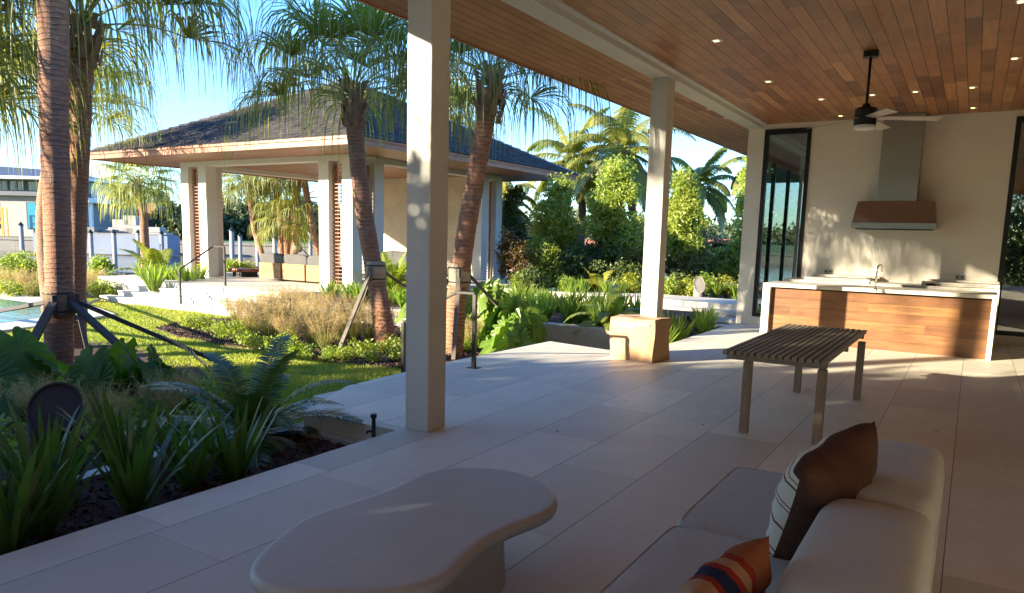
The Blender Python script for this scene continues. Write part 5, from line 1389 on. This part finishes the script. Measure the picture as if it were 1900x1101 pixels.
for k, (px, py, h) in enumerate(((540, 632, .75), (394, 600, .55), (423, 598, .5), (920, 638, .35), (843, 668, .4), (130, 553, .9))):
    p = gz(px, py, -.4); o = thing('irrigation_riser', 'thin brown irrigation riser, %s from the left among the plants' % ORD[[5, 0, 0, 0, 0, 0][0] if False else sorted(range(6), key=lambda j: (540, 394, 423, 920, 843, 130)[j]).index(k)], 'irrigation riser', p, 0, 'irrigation risers')
    MB().tube([(0, 0, 0), (0, 0, h)], .009, 6).build('pipe', Mt['brace'], o); MB().tube([(0, 0, h-.001), (-.02, 0, h+.03), (-.06, 0, h+.025)], .014, 6).build('nozzle', Mt['brace'], o)

# ------------------------------------------------------------------ lawn grass and mulch chips
def in_poly(x, y, P_):
    P_ = np.array(P_); n = len(P_); c_ = np.zeros(len(x), bool); j = n-1
    for i in range(n):
        xi, yi = P_[i]; xj, yj = P_[j]; k = ((yi > y) != (yj > y)) & (x < (xj-xi)*(y-yi)/(yj-yi+1e-12)+xi); c_ ^= k; j = i
    return c_
N = 420000; d = 7.5+rs.rand(N)**1.3*16; l = (rs.rand(N)*2-1)*d*.75; P_ = FH[None]*d[:, None]+RH[None]*l[:, None]
x, y = P_[:, 0], P_[:, 1]; keep = in_poly(x, y, lawn_poly) & ~in_poly(x, y, bedA) & ~in_poly(x, y, [(-12.0, 2.6), (-6.0, 2.2), (-6.1, 4.2), (-8.0, 5.8), (-9.5, 6.4), (-12.0, 7.1), (-13.3, 6.8)]) & (x < -5.96)
x, y = x[keep][:150000], y[keep][:150000]; n = len(x); az = rs.rand(n)*2*PI; h = (.035+.035*rs.rand(n))*(.8+.4*np.sin(x*3+np.sin(y*2))*np.sin(y*4)); w = .007+.006*rs.rand(n)
ln_ = rs.normal(0, .5, (n, 2))*h[:, None]; b = np.stack([x, y, np.full(n, -.421)], 1); s_ = np.stack([np.cos(az)*w, np.sin(az)*w, np.zeros(n)], 1)
V = np.stack([b-s_, b+s_, b+np.concatenate([ln_, h[:, None]], 1)], 1).reshape(-1, 3)
o = mesh('lawn_grass', V, np.arange(n*3).reshape(n, 3), Mt['lawn']); stuff(tag(o, 'short sunlit lawn grass between the terrace and the pavilion', 'grass'))
def chips(name, polys, n, label):
    L = []
    for poly, z, k in polys:
        P_ = np.array(poly); lo, hi = P_.min(0), P_.max(0); q_ = lo+(hi-lo)*rs.rand(k*3, 2); q_ = q_[in_poly(q_[:, 0], q_[:, 1], poly)][:k]; m_ = len(q_)
        c_ = np.concatenate([q_, np.full((m_, 1), z)+rs.rand(m_, 1)*.025], 1); a = norm(rs.normal(0, 1, (m_, 3))*np.array([1, 1, .35])); bb = norm(np.cross(a, np.array([0, 0, 1.])+rs.normal(0, .35, (m_, 3))))
        la = rs.uniform(.012, .035, (m_, 1)); lb = rs.uniform(.006, .016, (m_, 1)); L.append(quads(np.stack([c_-a*la-bb*lb, c_+a*la-bb*lb*.7, c_+a*la+bb*lb, c_-a*la*.8+bb*lb], 1)))
    V, F = merge(L); return stuff(tag(mesh(name, V, F, Mt['chip']), label, 'mulch'))
chips('bark_chips', [([(-3.99, 1.0), (-5.1, 1.0), (-5.5, 4.5), (-3.99, 4.55)], -.195, 16000)], 0, 'dark bark mulch chips around the lilies and cycad')
chips('bark_chips', [(bedA, -.38, 26000), ([(-5.28, 10.3), (-4.0, 10.15), (-4.0, 17), (-5.28, 17)], -.325, 6000)], 0, 'reddish bark mulch chips covering the kidney shaped bed')

# ================================================================== FAR SIDE
# dock pilings
grp = 'dock pilings standing in the canal'; pil = None
for k, (px, yt, d) in enumerate(((42, 418, 46), (107, 420, 46), (134, 412, 47), (170, 432, 45), (213, 432, 45), (258, 432, 46), (301, 434, 46), (411, 440, 52), (431, 428, 42), (446, 438, 50), (478, 440, 52), (510, 442, 46), (576, 432, 46))):
    p = atd(px, 470, d); zt = atd(px, yt, d)[2]
    lb = 'weathered mooring piling in the canal, %s from the left' % ORD[k]
    if pil is None:
        pil = thing('dock_piling', lb, 'piling', (p[0], p[1], zt), 0, grp)
        MB().tube([(0, 0, -5), (0, 0, 0)], .13, 10).build('pole', Mt['piling'], pil, True); MB().lathe([(.17, -.02), (.16, .02), (.0, .22)], 10).build('cap', Mt['black'], pil)
    else: dup(pil, (p[0], p[1], zt), 0, lb, grp)
Tf = Matrix.Rotation(-YAW*-1, 4, 'Z')   # local x = picture right, y = away
def farthing(name, label, cat, l, d, z): return thing(name, label, cat, G(l, d, z), -YAW*1.0)
def LX(px, d): return (atd(px, 420, d)-CAM) @ RH
def LZ(px, py, d): return float(atd(px, py, d)[2])
# floating dock and stored things on the far bank
o = farthing('work_barge', 'long pale blue barge moored along the far seawall', 'barge', LX(215, 80), 79, -1.3)
MB().box(-7, 7, -1.5, 1.5, .0, 2.0).build('hull', Mt['bargehull'], o); MB().box(-6.5, 6.5, -1.4, 1.4, 2.0, 2.15).build('deck', Mt['seawall'], o)
for k, (px, w, h, d, mm, lb) in enumerate(((205, 3.5, 1.2, 88, 'seawall', 'low grey stack of building material on the far bank'), (238, 3.0, 2.4, 90, 'farhouse', 'pale crate stack on the far bank behind the barge'), (255, 2.4, 2.9, 90, 'farhouse', 'pale equipment crate on the far bank near the lone palm'), (290, 4.0, 1.6, 88, 'farhouse', 'beige block stack on the far bank right of the lone palm'), (180, 2.0, 1.4, 87, 'seawall', 'small grey stack on the far bank below the modern house'))):
    o = farthing('material_stack', lb, 'material stack', LX(px, d), d, -.02)
    MB().bbox(-w/2, w/2, -1, 1, 0, h*.6, .05).bbox(-w*.35, w*.3, -.8, .8, h*.6+.01, h, .05).build('crates', Mt[mm], o); MB().box(-w/2-.1, w/2+.1, -1.1, 1.1, -.05, .0).build('pallet', Mt['piling'], o)
# modern house across the canal
D = 96; fhs = farthing('canal_house', 'modern two storey house with a flat grey roof and pale limestone walls across the canal', 'house', 0, D, 0)
def fx_(px): return LX(px, D)
def fz(py): return LZ(90, py, D)
xl, xr = fx_(-120), fx_(160)
MB().box(xl, xr, 0, 14, -.05, fz(366)).build('wall', Mt['farhouse'], fhs)
MB().box(xl, xr+.8, -1.0, 13, fz(365.8), fz(358)).build('balcony', Mt['greyroof'], fhs)
MB().box(xl, xr-.5, .8, 13, fz(357.8), fz(337)).build('upper_wall', Mt['greyroof'], fhs)
MB().box(xl, xr+2.2, -2.6, 14, fz(336.8), fz(332)).build('roof_slab', Mt['white'], fhs)
V = [(xl, -2.2, fz(331.8)), (xr+.5, -2.2, fz(331.8)), (xr+.5, 14, fz(331.8)), (xl, 14, fz(331.8)), (xl, 1, fz(306)), (xr-5, 1, fz(316)), (xr-5, 10, fz(316)), (xl, 10, fz(306))]
mesh('roof', V, [(0, 3, 2, 1), (0, 1, 5, 4), (1, 2, 6, 5), (2, 3, 7, 6), (3, 0, 4, 7), (4, 5, 6, 7)], Mt['greyroof'], fhs)
for a, b in ((-70, -45), (-40, -12), (0, 11), (12, 20), (26, 37), (40, 50), (60, 80), (84, 100), (104, 120)):
    f = MB().box(fx_(a), fx_(b), .7, .79, fz(355), fz(339)).build('window', Mt['white'], fhs); MB().box(fx_(a)+.12, fx_(b)-.12, .62, .699, fz(354), fz(340)).build('pane', Mt['darkpane'], f)
for a, b in ((-60, -30), (-14, 9), (60, 80), (96, 112)):
    f = MB().box(fx_(a), fx_(b), -.09, -.002, fz(426), fz(377)).build('window', Mt['black'], fhs); MB().box(fx_(a)+.15, fx_(b)-.15, -.14, -.091, fz(425), fz(378)).build('pane', Mt['bluepane'], f)
MB().box(fx_(155), fx_(173), 1, 8, fz(366), fz(337)).build('corner_bay', Mt['bluepane'], fhs)
MB().box(fx_(150), fx_(178), -.5, 9, fz(375), fz(366.3)).build('bay_slab', Mt['white'], fhs)
for px in (157, 172): MB().box(fx_(px)-.2, fx_(px)+.2, .5, .9, 0, fz(375.2)).build('column', Mt['white'], fhs)
o = farthing('scaffold', 'orange scaffold tower against the pale wall of the modern house', 'scaffold', fx_(31), D-2.2, -.02)
m = MB(); hz_ = fz(388)
for x in (-.35, .35):
    for y in (0, .8): m.box(x-.06, x+.06, y-.06, y+.06, 0, hz_)
for z in (hz_*.2, hz_*.45, hz_*.5, hz_*.7, hz_*.98): m.box(-.35, .35, -.06, .06, z-.05, z+.05).box(-.35, .35, .74, .86, z-.05, z+.05)
m.build('frame', Mt['orange'], o)
# clay roofed house
D = 120; o = farthing('villa', 'terracotta coloured villa with clay tile roofs across the canal', 'house', 0, D, 0)
def gable(pa, pb_, pe, pt, y0, y1, hip=.3):
    xa, xb = LX(pa, D), LX(pb_, D); ze, zt = LZ(260, pe, D), LZ(260, pt, D); w = (xb-xa)*hip; ym = (y0+y1)/2
    V = [(xa, y0, ze), (xb, y0, ze), (xb, y1, ze), (xa, y1, ze), (xa+w, ym, zt), (xb-w, ym, zt)]
    mesh('roof', V, [(0, 1, 5, 4), (1, 2, 5), (2, 3, 4, 5), (3, 0, 4), (0, 3, 2, 1)], Mt['redroof'], o)
    MB().box(xa+.5, xb-.5, y0+.6, y1-.6, -.1, ze).build('wall', Mt['pinkwall'], o)
gable(165, 250, 398, 384, -4, 8, .1); gable(222, 300, 396, 374, 0, 12, .45); gable(270, 350, 398, 362, 6, 20, .4)
MB().box(LX(200, D), LX(215, D), -3, 0, LZ(260, 396, D), LZ(260, 376, D)).build('chimney', Mt['pinkwall'], o)
for a, b in ((178, 196), (228, 240), (300, 315)):
    MB().box(LX(a, D), LX(b, D), -3.6, -3.45, LZ(260, 424, D), LZ(260, 408, D)).build('window', Mt['darkpane'], o)
D = 150; o = farthing('villa', 'low clay roofed pool house seen through the hedge beside the far column', 'house', 0, D, 0)
gable(1310, 1420, 432, 417, 0, 10, .2)
D = 140; o = farthing('villa', 'pale distant house glimpsed between the bright trees and the middle column', 'house', 0, D, 0)
gable(1060, 1120, 436, 424, 0, 10, .3)

# far trees
def fartree(label, px, d, ytop, wpx, n, seed, size, mat='leafFar', z0=-.05, name='broadleaf_tree', group='trees on the far bank'):
    base = atd(px, 440, d); base[2] = z0; H = LZ(px, ytop, d)-z0; w = wpx*d/FOC/2; r = np.random.RandomState(seed)
    bl = [(r.uniform(-.6, .6)*w, r.uniform(-.3, .3)*w, H*r.uniform(.25, .72), w*r.uniform(.35, .6), w*.45, H*r.uniform(.22, .32)) for _ in range(9)]
    o = thing(name, label, 'tree', base, 0, group); MB().tube([(0, 0, 0), (0, 0, H*.6)], [H*.04, H*.02], 7).build('trunk', Mt['treebark'], o)
    V, F = leafcloud(bl, n, size, seed); mesh('crown', V, F, Mt[mat], o); return o
ft = [(350, 100, 385, 90), (322, 108, 392, 60), (430, 108, 370, 110), (395, 112, 378, 80), (470, 112, 372, 80), (520, 120, 376, 90), (575, 118, 380, 90), (630, 120, 385, 100), (240, 128, 378, 60), (190, 130, 372, 60), (290, 132, 366, 70), (150, 130, 360, 60)]
for k, (px, d, yt, w) in enumerate(sorted(ft)):
    fartree('dark broadleaf tree across the canal, %s from the left' % ORD[k], px, d, yt, w, 2600, 200+k, .45)
ft = [(960, 150, 412, 120), (1030, 160, 418, 120), (1090, 150, 420, 100), (1150, 160, 416, 110), (1215, 150, 420, 110), (1280, 160, 420, 110), (1345, 170, 418, 110), (1400, 150, 415, 110), (880, 150, 412, 120), (800, 150, 405, 120), (720, 150, 400, 120)]
for k, (px, d, yt, w) in enumerate(sorted(ft)):
    fartree('distant tree on the horizon, %s from the left between the pavilion and the far column' % ORD[k] if k else 'distant tree on the horizon hidden mostly by the pavilion wall', px, d, yt, w, 1800, 230+k, .6)
for k, (px, yt, hs) in enumerate(((1075, 398, .75), (568, 372, .6), (420, 366, .6))):
    p = atd(px, 440, 125); top = atd(px, yt, 125)
    coconut(('small distant palm on the horizon between the bright trees', 'small distant palm over the trees in the pavilion opening, right', 'small distant palm over the trees in the pavilion opening, left')[k], [np.array([p[0], p[1], 0]), top], [.25, .2], 4.2*hs, 90+k, 12)
# long wood on the horizon
bl = []
r = np.random.RandomState(77)
for i in range(90):
    l = -330+i*7.6; p = G(l, 330+r.uniform(-25, 25), 0); bl.append((p[0], p[1], 3.4, 9, 9, r.uniform(3.5, 6.5)))
V, F = leafcloud(bl, 26000, 1.5, 78); stuff(tag(mesh('distant_woods', V, F, Mt['leafFar']), 'hazy wood line along the horizon', 'woods'))

# ------------------------------------------------------------------ unseen tall hedge added behind the photographer's left: keeps the near terrace in shade
r = np.random.RandomState(5); bl = []; line = []
for i in range(26): line.append((-18.6+i*.5, -7.0+.36*i*.5, 4.15+.05*i*(1 if i < 12 else .8)+.25*math.sin(i*1.7)+.15*math.sin(i*.63)))
for i in range(12): line.append((-6.3, -2.8-i*.5, 4.6+.3*math.sin(i*1.3)))
for x, y, Ht in line:
    for z in list(np.arange(.4, Ht-1.1, .9))+[Ht-.7]: bl.append((x+r.uniform(-.2, .2), y+r.uniform(-.3, .3), z, .7, .8, .7))
V, F = leafcloud(bl, 60000, .13, 6)
hd = thing('unseen_hedge', 'unseen tall hedge added behind the terrace to keep it in shade', 'hedge', (0, 0, 0)); mesh('foliage', V, F, Mt['leafB'], hd)
m = MB()
for x, y, Ht in line[::3]: m.tube([(x, y, -.45), (x, y, 4.2)], .07, 7)
m.build('trunks', Mt['treebark'], hd)

bl = []
for i in range(26):
    x = -4.5+i*.5; Ht = 4.2+.6*math.sin(i*1.1)
    for z in np.arange(.3, Ht, .9): bl.append((x, -13+r.uniform(-.3, .3), z, .7, .8, .7))
V, F = leafcloud(bl, 22000, .14, 8)
hd = thing('unseen_hedge', 'unseen hedge added beyond the open end of the porch for dark reflections', 'hedge', (0, 0, 0)); mesh('foliage', V, F, Mt['leafB'], hd)  # added out of view so window and hood reflect dark green
fan_palm('unseen tall palm added to cast frond shadows on the kitchen wall', [(-15.6, -3.4, -.45), (-15.5, -3.5, 4), (-15.4, -3.6, 7.6)], [.2, .17, .18], 'big', 41, boots=6)  # added out of view to break up the sun on the wall
fan_palm('second unseen tall palm added for frond shadows, nearer to the house than the first', [(-11.5, -3.6, -.45), (-11.5, -3.6, 4), (-11.4, -3.7, 7.4)], [.2, .17, .18], 'big2', 42, boots=6)  # also an unseen addition, for more frond shadows
